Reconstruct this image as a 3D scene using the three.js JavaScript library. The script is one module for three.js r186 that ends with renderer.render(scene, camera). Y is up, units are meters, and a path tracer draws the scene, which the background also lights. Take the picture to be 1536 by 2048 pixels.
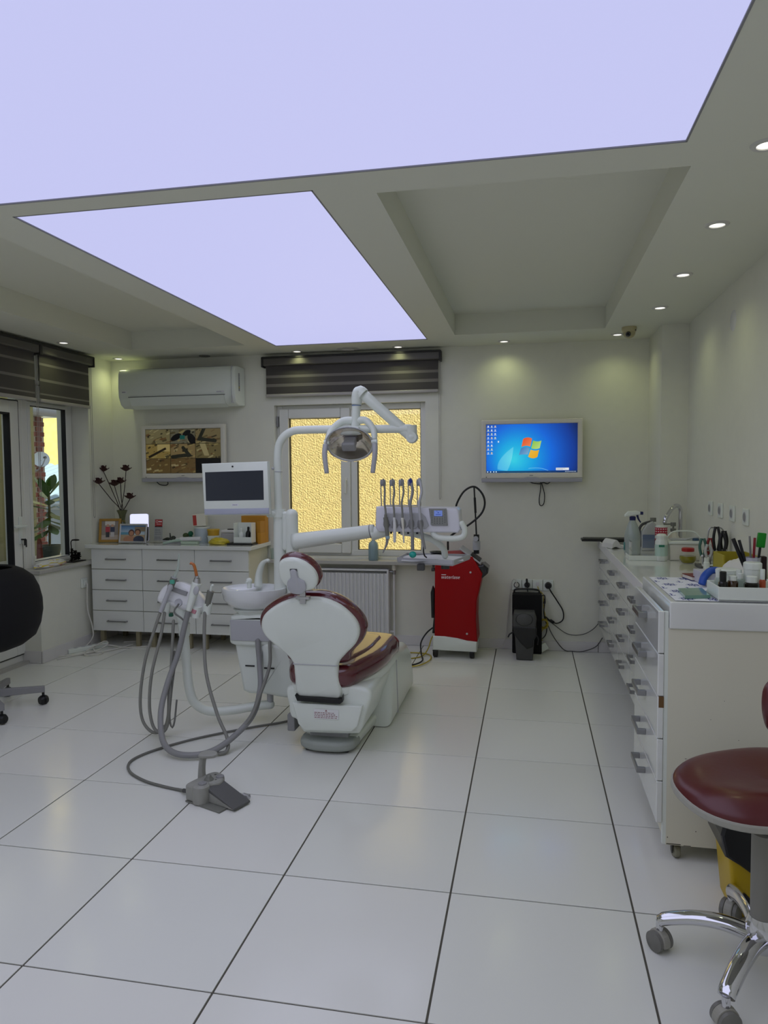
import * as THREE from 'three';
import { RoundedBoxGeometry } from 'three/addons/geometries/RoundedBoxGeometry.js';
import { mergeGeometries, mergeVertices, toCreasedNormals } from 'three/addons/utils/BufferGeometryUtils.js';
import { RectAreaLightUniformsLib } from 'three/addons/lights/RectAreaLightUniformsLib.js';
import { ImprovedNoise } from 'three/addons/math/ImprovedNoise.js';

// ---------------------------------------------------------------- camera, sky, sun, panels, exposure
const scene = new THREE.Scene();
const renderer = new THREE.WebGLRenderer();
renderer.toneMapping = THREE.LinearToneMapping;
renderer.toneMappingExposure = 1.0;
renderer.shadowMap.enabled = true;
RectAreaLightUniformsLib.init();

const camera = new THREE.PerspectiveCamera(70.56, 0.75, 0.05, 200);
camera.rotation.order = 'YXZ';
camera.rotation.set(-0.05482, 0.1987, -0.0084);
camera.position.set(2.0621, 1.4433, 1.8052);
scene.add(camera);

scene.background = new THREE.Color().setRGB(0.62, 0.74, 0.9);

const sun = new THREE.DirectionalLight(new THREE.Color().setRGB(1, 0.95, 0.84), 8.5);
sun.position.set(7.2, 5.4, 2.4); sun.target.position.set(0, 0, 0);
sun.castShadow = true; sun.shadow.mapSize.set(2048, 2048);
Object.assign(sun.shadow.camera, { left: -14, right: 14, top: 12, bottom: -12, near: 0.1, far: 40 });
scene.add(sun, sun.target);

// the two luminous stretch-ceiling panels: x0, x1, z0, z1 at ceiling height
const CEIL = 2.45;
const PANELS = [[-1.1, 2.535, -0.62, 2.3], [0.083, 1.3, -3.722, -0.735]];
const GLOW = new THREE.Color().setRGB(0.55, 0.565, 0.88);
const PANEL_LIGHT = 0.39;
for (const [x0, x1, z0, z1] of PANELS) {
  const l = new THREE.RectAreaLight(new THREE.Color().setRGB(0.97, 1, 0.97), PANEL_LIGHT, x1 - x0 - 0.02, z1 - z0 - 0.02);
  l.position.set((x0 + x1) / 2, CEIL - 0.004, (z0 + z1) / 2);
  l.rotation.x = -Math.PI / 2;
  scene.add(l);
}
const SPOT_POWER = 0.19, SPOT_COLOR = new THREE.Color().setRGB(0.94, 1, 0.5);

// ---------------------------------------------------------------- helpers
let rs = 12345;
const rnd = () => { rs = (rs * 1664525 + 1013904223) >>> 0; return rs / 4294967296; };
const rr = (a, b) => a + (b - a) * rnd();
const V = (a) => new THREE.Vector3(a[0], a[1], a[2]);
const add = (a, b) => [a[0] + b[0], a[1] + b[1], a[2] + b[2]];
const mix = (a, b, t) => a.map((v, i) => v + (b[i] - v) * t);
const noise = new ImprovedNoise();

const taken = {};
function numbered(name) {
  const n = taken[name] = (taken[name] ?? -1) + 1;
  return n ? name + '_' + String(n).padStart(3, '0') : name;
}
const origin = new WeakMap();
function thing(name, label, category, at = [0, 0, 0], group) {
  const o = new THREE.Group();
  o.name = numbered(name); o.position.set(...at); o.userData = { label, category };
  if (group) o.userData.group = group;
  origin.set(o, V(at)); scene.add(o);
  return o;
}
function structure(name, geos, mat) {
  const m = new THREE.Mesh(join(geos), mat);
  m.name = name; m.userData.kind = 'structure'; m.castShadow = m.receiveShadow = true;
  origin.set(m, new THREE.Vector3()); scene.add(m);
  return m;
}
function clean(g) {
  const o = g.index ? g.toNonIndexed() : g;
  for (const k of Object.keys(o.attributes)) if (!['position', 'normal', 'uv'].includes(k)) o.deleteAttribute(k);
  if (!o.attributes.uv) o.setAttribute('uv', new THREE.BufferAttribute(new Float32Array(o.attributes.position.count * 2), 2));
  o.morphAttributes = {}; o.groups = [];
  return o;
}
function join(geos) {
  const list = (Array.isArray(geos) ? geos : [geos]).map(clean);
  return list.length === 1 ? list[0] : mergeGeometries(list, false);
}
// geometry is given in world coordinates; it is stored relative to the thing it belongs to
function part(parent, name, geos, mat, extra) {
  const at = origin.get(parent);
  const g = join(geos);
  g.translate(-at.x, -at.y, -at.z);
  const m = new THREE.Mesh(g, mat);
  m.name = name; m.castShadow = m.receiveShadow = true;
  if (extra) Object.assign(m.userData, extra);
  origin.set(m, at); parent.add(m);
  return m;
}
// a thing that is one mesh
function single(name, label, category, geos, mat, group) {
  const m = new THREE.Mesh(join(geos), mat);
  m.geometry.computeBoundingBox();
  const bb = m.geometry.boundingBox, c = bb.getCenter(new THREE.Vector3()); c.y = bb.min.y;
  m.geometry.translate(-c.x, -c.y, -c.z); m.position.copy(c);
  m.name = numbered(name); m.userData = { label, category };
  if (group) m.userData.group = group;
  m.castShadow = m.receiveShadow = true; origin.set(m, c); scene.add(m);
  return m;
}
function B(x0, x1, y0, y1, z0, z1, r = 0.003, seg = 1) {
  const w = Math.abs(x1 - x0), h = Math.abs(y1 - y0), d = Math.abs(z1 - z0);
  const rad = Math.min(r, w / 2.01, h / 2.01, d / 2.01);
  const g = r > 0 ? new RoundedBoxGeometry(w, h, d, seg, rad) : new THREE.BoxGeometry(w, h, d);
  return g.translate((x0 + x1) / 2, (y0 + y1) / 2, (z0 + z1) / 2);
}
function C(p, q, r0, r1 = r0, seg = 20) {
  const a = V(p), b = V(q), d = b.clone().sub(a);
  const g = new THREE.CylinderGeometry(r1, r0, d.length(), seg, 1);
  g.applyQuaternion(new THREE.Quaternion().setFromUnitVectors(new THREE.Vector3(0, 1, 0), d.clone().normalize()));
  return g.translate((a.x + b.x) / 2, (a.y + b.y) / 2, (a.z + b.z) / 2);
}
function S(p, r, sx = 1, sy = 1, sz = 1, seg = 18) {
  return new THREE.SphereGeometry(r, seg, Math.ceil(seg * 0.7)).scale(sx, sy, sz).translate(...p);
}
function curve(pts, tension = 0.5, closed = false) { return new THREE.CatmullRomCurve3(pts.map(V), closed, 'catmullrom', tension); }
function T(pts, r, n = 40, seg = 10, closed = false, tension = 0.5) {
  const c = pts.length === 2 ? new THREE.LineCurve3(V(pts[0]), V(pts[1])) : curve(pts, tension, closed);
  const g = new THREE.TubeGeometry(c, n, r, seg, closed);
  if (closed) return g;
  const caps = [0, 1].map((t) => {
    const p = c.getPoint(t);
    return new THREE.SphereGeometry(r * 0.999, seg, 6).translate(p.x, p.y, p.z);
  });
  return join([g, ...caps]);
}
// a tube whose radius changes along its path: rad(t)
function TT(pts, rad, n = 32, seg = 16, flat = 1) {
  const c = curve(pts), fr = c.computeFrenetFrames(n, false), pos = [], idx = [], uv = [];
  for (let i = 0; i <= n; i++) {
    const p = c.getPoint(i / n), r = rad(i / n);
    for (let j = 0; j <= seg; j++) {
      const a = j / seg * Math.PI * 2, q = p.clone().addScaledVector(fr.normals[i], Math.cos(a) * r * flat).addScaledVector(fr.binormals[i], Math.sin(a) * r);
      pos.push(q.x, q.y, q.z); uv.push(i / n, j / seg);
    }
  }
  for (let i = 0; i < n; i++) for (let j = 0; j < seg; j++) {
    const a = i * (seg + 1) + j, b = a + seg + 1;
    idx.push(a, a + 1, b, b, a + 1, b + 1);
  }
  for (const i of [0, n]) {
    const p = c.getPoint(i / n), k = pos.length / 3; pos.push(p.x, p.y, p.z); uv.push(0, 0);
    for (let j = 0; j < seg; j++) { const a = i * (seg + 1) + j; i ? idx.push(k, a, a + 1) : idx.push(k, a + 1, a); }
  }
  const g = new THREE.BufferGeometry();
  g.setAttribute('position', new THREE.Float32BufferAttribute(pos, 3));
  g.setAttribute('uv', new THREE.Float32BufferAttribute(uv, 2));
  g.setIndex(idx); g.computeVertexNormals();
  return g;
}
// lathe: profile of [radius, height] from the axis at (x, y, z)
function L(profile, at, seg = 28, sx = 1, sz = 1) {
  const g = new THREE.LatheGeometry(profile.map(([r, y]) => new THREE.Vector2(Math.max(r, 0.00001), y)), seg);
  return toCreasedNormals(g.scale(sx, 1, sz), 0.7).translate(...at);
}
// outline in its own plane (u, v), pushed out by depth with a rounded edge, centred on that plane
function E(outline, depth, bevel = 0.004, smooth = false, holes = [], seg = 2) {
  const mk = (o, K) => {
    const s = new K();
    if (smooth) s.setFromPoints(new THREE.CatmullRomCurve3(o.map(([x, y]) => new THREE.Vector3(x, y, 0)), true, 'catmullrom', 0.5).getPoints(o.length * 6).map((p) => new THREE.Vector2(p.x, p.y)));
    else s.setFromPoints(o.map(([x, y]) => new THREE.Vector2(x, y)));
    return s;
  };
  const sh = mk(outline, THREE.Shape);
  for (const h of holes) sh.holes.push(mk(h, THREE.Path));
  const g = new THREE.ExtrudeGeometry(sh, { depth: Math.max(depth - 2 * bevel, 0.0002), bevelEnabled: bevel > 0, bevelThickness: bevel, bevelSize: bevel, bevelOffset: -bevel, bevelSegments: seg, curveSegments: 8 });
  g.translate(0, 0, -Math.max(depth - 2 * bevel, 0.0002) / 2);
  return seg > 2 || smooth ? toCreasedNormals(g, 0.9) : g;
}
function place(g, at, rx = 0, ry = 0, rz = 0, order = 'YXZ') {
  return g.applyMatrix4(new THREE.Matrix4().makeRotationFromEuler(new THREE.Euler(rx, ry, rz, order))).translate(...at);
}
// uv from position, in metres
function metres(g, u = 'x', v = 'y', k = 1) {
  const p = g.attributes.position, uv = new Float32Array(p.count * 2), ax = { x: 0, y: 1, z: 2 };
  for (let i = 0; i < p.count; i++) { uv[2 * i] = p.array[i * 3 + ax[u]] * k; uv[2 * i + 1] = p.array[i * 3 + ax[v]] * k; }
  g.setAttribute('uv', new THREE.BufferAttribute(uv, 2));
  return g;
}
// a flat print (lettering, screen, photograph): plane of w x h metres
function sheet(w, h, at, rx = 0, ry = 0, rz = 0) { return place(new THREE.PlaneGeometry(w, h), at, rx, ry, rz); }
function canvas(w, h, draw) {
  const c = document.createElement('canvas'); c.width = w; c.height = h;
  draw(c.getContext('2d'), w, h);
  const t = new THREE.CanvasTexture(c); t.colorSpace = THREE.SRGBColorSpace; t.anisotropy = 4;
  return t;
}
function field(n, f, srgb = false, rep = 1) {
  const d = new Uint8Array(n * n * 4);
  for (let y = 0; y < n; y++) for (let x = 0; x < n; x++) {
    const v = f(x / n, y / n), i = (y * n + x) * 4, c = Array.isArray(v) ? v : [v, v, v];
    for (let k = 0; k < 3; k++) d[i + k] = Math.max(0, Math.min(255, c[k] * 255));
    d[i + 3] = 255;
  }
  const t = new THREE.DataTexture(d, n, n);
  t.magFilter = THREE.LinearFilter; t.minFilter = THREE.LinearMipmapLinearFilter; t.generateMipmaps = true;
  t.wrapS = t.wrapT = THREE.RepeatWrapping; t.repeat.set(rep, rep);
  if (srgb) t.colorSpace = THREE.SRGBColorSpace;
  t.needsUpdate = true;
  return t;
}
// noise that repeats over the unit square
function per(x, y, k, z = 0) {
  const w = (a, b) => noise.noise(a * k, b * k, z);
  return w(x, y) * (1 - x) * (1 - y) + w(x - 1, y) * x * (1 - y) + w(x, y - 1) * (1 - x) * y + w(x - 1, y - 1) * x * y;
}
const mat = (color, roughness = 0.5, extra = {}) => new THREE.MeshPhysicalMaterial({ color, roughness, ...extra });
const metal = (color, roughness = 0.25, extra = {}) => new THREE.MeshStandardMaterial({ color, roughness, metalness: 1, ...extra });

// ---------------------------------------------------------------- materials
const plasterBump = field(256, (x, y) => 0.5 + 0.3 * per(x, y, 24, 1) + 0.3 * per(x, y, 60, 2));
const plasterTint = field(256, (x, y) => { const v = 0.98 + 0.012 * per(x, y, 5, 3) + 0.01 * per(x, y, 19, 4); return [v, v, v * 0.995]; }, true);
const stuccoBump = field(512, (x, y) => 0.5 + 0.42 * per(x, y, 22, 5) + 0.28 * per(x, y, 48, 6) + 0.14 * per(x, y, 110, 7));
const stuccoTint = field(256, (x, y) => { const v = 0.92 + 0.09 * per(x, y, 7, 8) + 0.1 * per(x, y, 40, 9); return [v, v * 0.985, v * 0.95]; }, true);
const leatherBump = field(256, (x, y) => 0.5 + 0.4 * per(x, y, 60, 10) + 0.3 * per(x, y, 120, 11));
const smudge = field(256, (x, y) => 0.55 + 0.22 * per(x, y, 6, 12) + 0.16 * per(x, y, 22, 13));
const dullMap = field(256, (x, y) => { const v = 0.93 + 0.05 * per(x, y, 9, 14) + 0.04 * per(x, y, 31, 15); return [v, v, v * 0.985]; }, true);

const M = {
  wall: mat('#e8e8da', 0.8, { map: plasterTint, bumpMap: plasterBump, bumpScale: 0.0006 }),
  ceiling: mat('#dedfcf', 0.85, { bumpMap: plasterBump, bumpScale: 0.0004 }),
  tile: mat('#e9eae2', 0.3, { roughnessMap: smudge, specularIntensity: 0.8 }),
  tileB: mat('#e6e7de', 0.3, { roughnessMap: smudge, specularIntensity: 0.8 }),
  tileC: mat('#eaeae2', 0.3, { roughnessMap: smudge, specularIntensity: 0.8 }),
  grout: mat('#565349', 0.9),
  baseboard: mat('#dcdad6', 0.35),
  panelFrame: mat('#8a8a8c', 0.6),
  glow: new THREE.MeshStandardMaterial({ color: 0x111114, roughness: 0.6, emissive: GLOW, emissiveIntensity: 1 }),
  lampDisc: new THREE.MeshStandardMaterial({ color: 0xffffff, emissive: new THREE.Color().setRGB(1, 0.98, 0.9), emissiveIntensity: 1.6 }),
  fitting: mat('#cfcdc6', 0.45),
  darkFitting: mat('#6b6a62', 0.5),
  upvc: mat('#e2e3da', 0.35),
  gasket: mat('#15161a', 0.6),
  glass: mat('#ffffff', 0.02, { transmission: 1, thickness: 0, ior: 1.45 }),
  marble: mat('#c4c2bb', 0.3, { map: dullMap }),
  blindDark: mat('#4b4743', 0.75, { transmission: 0.12 }),
  blindLight: mat('#8a857d', 0.8, { transmission: 0.3 }),
  blindBox: mat('#56534e', 0.4),
  blindEdge: mat('#22211f', 0.5),
  blindBar: mat('#a5a19b', 0.4),
  white: mat('#e4eae0', 0.3, { clearcoat: 0.3, clearcoatRoughness: 0.2 }),
  whiteDull: mat('#dddddb', 0.5),
  lacquer: mat('#e3e5df', 0.12, { clearcoat: 0.6, clearcoatRoughness: 0.06 }),
  cream: mat('#dedbc6', 0.45),
  ivory: mat('#e0ddcf', 0.3),
  shellGrey: mat('#b7b8bb', 0.4),
  grey: mat('#8d8d8c', 0.5),
  midGrey: mat('#77786f', 0.5),
  hose: mat('#83837b', 0.55),
  hoseDark: mat('#6f6f68', 0.55),
  pedal: mat('#9a9a92', 0.5),
  pedalTop: mat('#5a5a58', 0.55),
  burgundy: mat('#5a1720', 0.22, { clearcoat: 1, clearcoatRoughness: 0.05, bumpMap: leatherBump, bumpScale: 0.0004 }),
  oxblood: mat('#540c12', 0.38, { clearcoat: 0.25, clearcoatRoughness: 0.2, bumpMap: leatherBump, bumpScale: 0.0004 }),
  greyGreen: mat('#9fa59d', 0.5),
  laserRed: mat('#a3040b', 0.4, { specularIntensity: 0.5 }),
  black: mat('#0d0d0e', 0.45),
  blackSoft: mat('#08080a', 0.9, { sheen: 0.2 }),
  blackGloss: mat('#101012', 0.15),
  bag: mat('#121214', 0.3),
  darkGrey: mat('#4a4a48', 0.55),
  silver: metal('#c4c4c6', 0.28),
  chrome: metal('#d8d8dc', 0.07),
  brushed: metal('#9a9a9c', 0.35),
  yellowBin: mat('#c7a70a', 0.4),
  cableYellow: mat('#b9a533', 0.5),
  cableWhite: mat('#d7d5cb', 0.5),
  cableBlack: mat('#141414', 0.5),
  clear: mat('#ffffff', 0.05, { transmission: 1, thickness: 0, ior: 1.4 }),
  frosted: mat('#e6eee9', 0.35, { transmission: 0.75, thickness: 0, ior: 1.4 }),
};

// ---------------------------------------------------------------- room shell
const X0 = -1.76, X1 = 3.14, ZB = -4.1, ZF = 3.0;
{ // floor: recessed grout bed and one mesh for each tile
  const floor = structure('floor', B(X0 - 0.2, X1 + 0.1, -0.16, -0.003, ZB - 0.1, ZF + 0.1, 0), M.grout);
  const geos = {};
  const gx = 0.0032, gz = 0.0027;
  for (let i = -3; i <= 5; i++) for (let k = -5; k <= 6; k++) {
    const x0 = Math.max(i * 0.6, X0 - 0.14) + gx, x1 = Math.min((i + 1) * 0.6, X1 + 0.02) - gx;
    const z0 = Math.max(-(k + 1) * 0.6, ZB) + gz, z1 = Math.min(-k * 0.6, ZF) - gz;
    if (x1 - x0 < 0.02 || z1 - z0 < 0.02) continue;
    const key = (x1 - x0).toFixed(3) + ',' + (z1 - z0).toFixed(3);
    geos[key] ??= metres(clean(new RoundedBoxGeometry(x1 - x0, 0.012, z1 - z0, 1, 0.0012)), 'x', 'z', 1.1);
    const m = new THREE.Mesh(geos[key], [M.tile, M.tileB, M.tileC][Math.floor(rnd() * 3)]);
    m.name = 'floor_tile'; m.castShadow = m.receiveShadow = true;
    m.position.set((x0 + x1) / 2, -0.006 + rr(-0.0002, 0.0002), (z0 + z1) / 2);
    floor.add(m);
  }
}
const WIN = { x0: -0.076, x1: 1.224, y0: 0.735, y1: 2.02 };
structure('wall_back', metres(clean(place(E([[-1.9, -0.1], [3.4, -0.1], [3.4, 2.7], [-1.9, 2.7]], 0.2, 0, false,
  [[[WIN.x0, WIN.y0], [WIN.x0, WIN.y1], [WIN.x1, WIN.y1], [WIN.x1, WIN.y0]]]), [0, 0, ZB - 0.1])), 'x', 'y', 0.8), M.wall);
structure('wall_right', metres(clean(B(X1, X1 + 0.2, -0.1, 2.7, ZB - 0.1, ZF + 0.2, 0)), 'z', 'y', 0.8), M.wall);
structure('wall_front', metres(clean(B(-2, X1 + 0.2, -0.1, 2.7, ZF, ZF + 0.2, 0)), 'x', 'y', 0.8), M.wall);
structure('wall_column', metres(clean(B(2.96, X1 + 0.01, 0, 2.5, ZB - 0.01, -3.563, 0.004)), 'x', 'y', 0.8), M.wall);
structure('wall_left', metres(clean(place(E([[-4.15, -0.1], [-3.05, -0.1], [-3.05, 0.69], [-3.74, 0.69], [-3.74, 2.16], [-2.15, 2.16], [-2.15, -0.1], [3.1, -0.1], [3.1, 2.7], [-4.15, 2.7]], 0.3, 0),
  [-1.75, 0, 0], 0, -Math.PI / 2, 0)), 'z', 'y', 0.8), M.wall);

{ // dropped ceiling with two glowing openings and two plain coffers, closed above
  const rect = (x0, x1, z0, z1) => [[x0, -z0], [x0, -z1], [x1, -z1], [x1, -z0]];
  const g = place(E([[-2, 4.3], [3.35, 4.3], [3.35, -3.2], [-2, -3.2]], 0.15, 0, false,
    [...PANELS.map((p) => rect(...p)), rect(1.518, 2.585, -3.6, -0.81), rect(-1.11, -0.135, -3.62, -0.81)]), [0, CEIL + 0.075, 0], -Math.PI / 2);
  const c = structure('ceiling', [metres(clean(g), 'x', 'z', 0.8), metres(clean(B(-2, 3.35, 2.6, 2.75, -4.3, 3.2, 0)), 'x', 'z', 0.8)], M.ceiling);
}
PANELS.forEach(([x0, x1, z0, z1], i) => {
  const t = thing('luminous_ceiling_panel', ['large lavender glowing stretch ceiling panel nearest the camera', 'smaller lavender glowing ceiling panel above the dental chair'][i], 'light panel', [(x0 + x1) / 2, CEIL, (z0 + z1) / 2]);
  part(t, 'membrane', B(x0 + 0.006, x1 - 0.006, CEIL + 0.004, CEIL + 0.012, z0 + 0.006, z1 - 0.006, 0), M.glow);
  const f = 0.006;
  part(t, 'edge_profile', [B(x0, x0 + f, CEIL - 0.001, CEIL + 0.02, z0, z1, 0), B(x1 - f, x1, CEIL - 0.001, CEIL + 0.02, z0, z1, 0), B(x0, x1, CEIL - 0.001, CEIL + 0.02, z0, z0 + f, 0), B(x0, x1, CEIL - 0.001, CEIL + 0.02, z1 - f, z1, 0)], M.panelFrame);
});

// skirting tiles
{
  const back = structure('baseboard_back', B(-1.6, 2.96, 0, 0.078, ZB - 0.001, ZB + 0.006, 0), M.grout);
  for (let x = -1.6; x < 2.95; x += 0.6) part(back, 'skirting_tile', B(x + 0.002, Math.min(x + 0.598, 2.958), 0.001, 0.082, ZB + 0.0, ZB + 0.011, 0.002), M.baseboard);
  const left = structure('baseboard_left', [B(-1.606, -1.594, 0, 0.09, -4.09, -3.05, 0), B(-1.76, -1.6, 0, 0.09, -3.056, -3.044, 0)], M.grout);
  for (const [a, b] of [[-4.08, -3.66], [-3.656, -3.043]]) part(left, 'skirting_tile', B(-1.6, -1.588, 0.001, 0.094, a, b - 0.002, 0.002), M.baseboard);
  part(left, 'skirting_tile', B(-1.755, -1.601, 0.001, 0.094, -3.05, -3.039, 0.002), M.baseboard);
}

// ---------------------------------------------------------------- windows, door, sills
function pane(parent, g) { return part(parent, 'pane', g, M.glass); }
function frameXY(x0, x1, y0, y1, w, z0, z1, r = 0.006) {
  return [B(x0, x0 + w, y0, y1, z0, z1, r, 2), B(x1 - w, x1, y0, y1, z0, z1, r, 2), B(x0 + w, x1 - w, y0, y0 + w, z0, z1, r, 2), B(x0 + w, x1 - w, y1 - w, y1, z0, z1, r, 2)];
}
function frameZY(z0, z1, y0, y1, w, x0, x1, r = 0.006) {
  return [B(x0, x1, y0, y1, z0, z0 + w, r, 2), B(x0, x1, y0, y1, z1 - w, z1, r, 2), B(x0, x1, y0, y0 + w, z0 + w, z1 - w, r, 2), B(x0, x1, y1 - w, y1, z0 + w, z1 - w, r, 2)];
}
{ // back window: a hinged sash on one side, a fixed pane on the other
  const w = structure('window_1', [...frameXY(WIN.x0, WIN.x1, WIN.y0, WIN.y1, 0.05, -4.24, -4.17), B(0.575, 0.63, WIN.y0, WIN.y1, -4.24, -4.172, 0.006, 2)], M.upvc);
  part(w, 'sash_frame', frameXY(-0.05, 0.575, 0.755, 1.992, 0.083, -4.225, -4.145, 0.01), M.upvc);
  part(w, 'gasket', [...frameXY(0.028, 0.497, 0.833, 1.914, 0.008, -4.21, -4.17, 0), ...frameXY(0.626, 1.178, 0.78, 1.975, 0.008, -4.22, -4.18, 0)], M.gasket);
  pane(w, B(0.03, 0.495, 0.835, 1.912, -4.194, -4.19, 0));
  pane(w, B(0.628, 1.176, 0.782, 1.972, -4.204, -4.2, 0));
  const h = part(w, 'window_handle', [B(0.528, 0.552, 1.33, 1.4, -4.146, -4.137, 0.004), C([0.54, 1.38, -4.14], [0.54, 1.38, -4.105], 0.008), B(0.531, 0.549, 1.265, 1.388, -4.113, -4.099, 0.006, 2)], M.upvc);
  part(w, 'hinge', [B(-0.072, -0.055, 1.84, 1.93, -4.17, -4.14, 0.003), B(-0.072, -0.055, 0.85, 0.94, -4.17, -4.14, 0.003)], M.grey);
  structure('trim_1', B(-0.13, 1.37, 0.682, 0.715, -4.2, -3.985, 0.006, 2), M.marble);
  structure('trim_2', B(WIN.x0 + 0.001, WIN.x1 - 0.001, 0.715, 0.736, -4.24, -4.11, 0.003), M.marble);
}
{ // balcony window in the left wall
  const w = structure('window_2', [...frameZY(-3.735, -3.115, 0.695, 2.15, 0.075, -1.83, -1.755)], M.upvc);
  part(w, 'sash_bead', frameZY(-3.672, -3.175, 0.735, 2.015, 0.028, -1.77, -1.745, 0.004), M.upvc);
  part(w, 'header_panel', B(-1.8, -1.76, 2.0, 2.12, -3.7, -3.15, 0.004), M.upvc);
  part(w, 'gasket', frameZY(-3.65, -3.197, 0.757, 1.992, 0.01, -1.79, -1.75, 0), M.gasket);
  pane(w, B(-1.792, -1.788, 0.76, 1.99, -3.648, -3.199, 0));
  structure('trim_3', place(E([[-1.82, 3.735], [-1.82, 3.02], [-1.572, 3.02], [-1.572, 3.1], [-1.555, 3.735]], 0.03, 0.005), [0, 0.706, 0], -Math.PI / 2), M.marble);
}
{ // balcony door
  const d = structure('door_1', [...frameZY(-3.12, -2.16, 0.012, 2.15, 0.06, -1.83, -1.757)], M.upvc);
  const leaf = part(d, 'door_leaf', [...frameZY(-3.064, -2.215, 0.075, 2.005, 0.1, -1.815, -1.742, 0.008), B(-1.81, -1.746, 0.62, 0.73, -3.0, -2.28, 0.006, 2)], M.upvc);
  part(d, 'gasket', [...frameZY(-2.968, -2.31, 0.725, 1.912, 0.014, -1.79, -1.74, 0), ...frameZY(-2.968, -2.31, 0.166, 0.628, 0.012, -1.79, -1.74, 0), ...frameZY(-3.072, -2.21, 0.068, 2.012, 0.007, -1.79, -1.748, 0)], M.gasket);
  pane(d, B(-1.782, -1.778, 0.73, 1.91, -2.966, -2.312, 0));
  for (let z = -2.955; z < -2.33; z += 0.03) part(d, 'panel_slat', B(-1.79, -1.765, 0.178, 0.616, z + 0.001, z + 0.028, 0.004), M.upvc);
  const hd = part(leaf, 'handle_plate', B(-1.744, -1.732, 0.92, 1.13, -3.055, -3.02, 0.005, 2), M.white);
  part(leaf, 'lever', [C([-1.735, 1.06, -3.037], [-1.69, 1.06, -3.037], 0.009), B(-1.7, -1.682, 1.05, 1.07, -3.05, -2.92, 0.007, 2)], M.white);
  part(leaf, 'key', [C([-1.735, 0.955, -3.037], [-1.7, 0.955, -3.037], 0.006), B(-1.705, -1.7, 0.91, 0.962, -3.048, -3.026, 0.002), B(-1.71, -1.704, 0.895, 0.955, -3.062, -3.05, 0.002)], M.black);
  structure('trim_4', B(-1.86, -1.7, -0.004, 0.02, -3.05, -2.15, 0.004), M.marble);
}

// roller blinds with alternating bands
function blind(name, label, at, len, drop, bands, turn) {
  const t = thing(name, label, 'blind', at);
  t.rotation.y = turn; origin.set(t, new THREE.Vector3());
  // local: x along the blind, z out from the wall, y up from the bottom of the cassette
  part(t, 'cassette', [B(0, len, 0.012, 0.08, 0.002, 0.07, 0.012, 3)], M.blindBox);
  part(t, 'top_rail', B(-0.004, len + 0.004, 0.07, 0.088, 0, 0.075, 0.004), M.blindEdge);
  for (const x of [-0.008, len - 0.008]) part(t, 'end_cap', B(x, x + 0.016, 0.0, 0.085, 0, 0.078, 0.004), M.blindEdge);
  let y = 0.02;
  bands.forEach(([h, dark]) => { part(t, 'fabric_band', B(0.02, len - 0.02, y - h, y, 0.03, 0.0325, 0), dark ? M.blindDark : M.blindLight); y -= h; });
  part(t, 'bottom_bar', B(0.018, len - 0.018, y - 0.026, y, 0.022, 0.042, 0.006, 2), M.blindBar);
  part(t, 'pull_chain', [C([len - 0.012, 0, 0.05], [len - 0.012, -drop, 0.05], 0.0022, 0.0022, 6), C([len - 0.002, 0, 0.03], [len - 0.002, -drop, 0.03], 0.0022, 0.0022, 6), T([[len - 0.012, -drop, 0.05], [len - 0.009, -drop - 0.015, 0.042], [len - 0.002, -drop, 0.03]], 0.0022, 8, 6)], M.blindBar);
  return t;
}
blind('window_blind', 'charcoal banded roller blind rolled up above the yellow-lit window', [-0.15, 2.334, ZB + 0.001], 1.506, 1.1, [[0.085, 1], [0.022, 0], [0.05, 1], [0.025, 0], [0.06, 1]], 0);
{
  const bands = [[0.07, 1], [0.018, 0], [0.1, 1], [0.02, 0], [0.09, 1], [0.012, 0], [0.03, 1]];
  blind('window_blind', 'dark banded roller blind above the narrow balcony window', [-1.598, 2.342, -3.065], 0.665, 1.25, bands, Math.PI / 2);
  blind('window_blind', 'dark banded roller blind above the balcony door', [-1.598, 2.342, -2.11], 0.94, 1.35, bands, Math.PI / 2);
}

// ---------------------------------------------------------------- ceiling downlights
function downlight(x, z, label, on = true) {
  const t = thing('ceiling_downlight', label, 'downlight', [x, CEIL, z], on ? 'recessed downlights around the ceiling border' : undefined);
  part(t, 'trim_ring', L([[0.03, -0.001], [0.031, -0.006], [0.045, -0.006], [0.049, 0.0], [0.045, 0.004], [0.03, 0.004]], [x, CEIL, z]), on ? M.fitting : M.darkFitting);
  part(t, on ? 'lamp_face' : 'dead_lamp', L([[0, -0.003], [0.03, -0.002], [0.03, 0.003], [0, 0.003]], [x, CEIL, z]), on ? M.lampDisc : M.darkFitting);
  if (!on) return;
  const l = new THREE.SpotLight(SPOT_COLOR, SPOT_POWER, 0, 1.25, 0.9, 2);
  l.position.set(x, CEIL - 0.012, z); l.target.position.set(x, 0, z);
  l.castShadow = true; l.shadow.radius = 1.4;
  scene.add(l, l.target);
}
downlight(-1.418, -3.177, 'lit ceiling downlight in front of the balcony window blind');
downlight(-1.443, -3.97, 'lit ceiling downlight in the corner beside the air conditioner');
downlight(-0.664, -4.02, 'dark unlit downlight above the air conditioner', false);
downlight(0.172, -3.99, 'lit ceiling downlight above the air conditioner side of the window blind');
downlight(1.024, -3.98, 'lit ceiling downlight above the television side of the window blind');
downlight(1.865, -3.94, 'lit ceiling downlight above the blue television');
downlight(2.698, -3.86, 'lit ceiling downlight right beside the security camera');
downlight(2.853, -2.998, 'lit ceiling downlight, second along the counter wall from the corner column');
downlight(2.836, -2.224, 'lit ceiling downlight, third along the counter wall from the corner column');
downlight(2.816, -1.445, 'lit ceiling downlight, fourth along the counter wall from the corner column');
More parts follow.
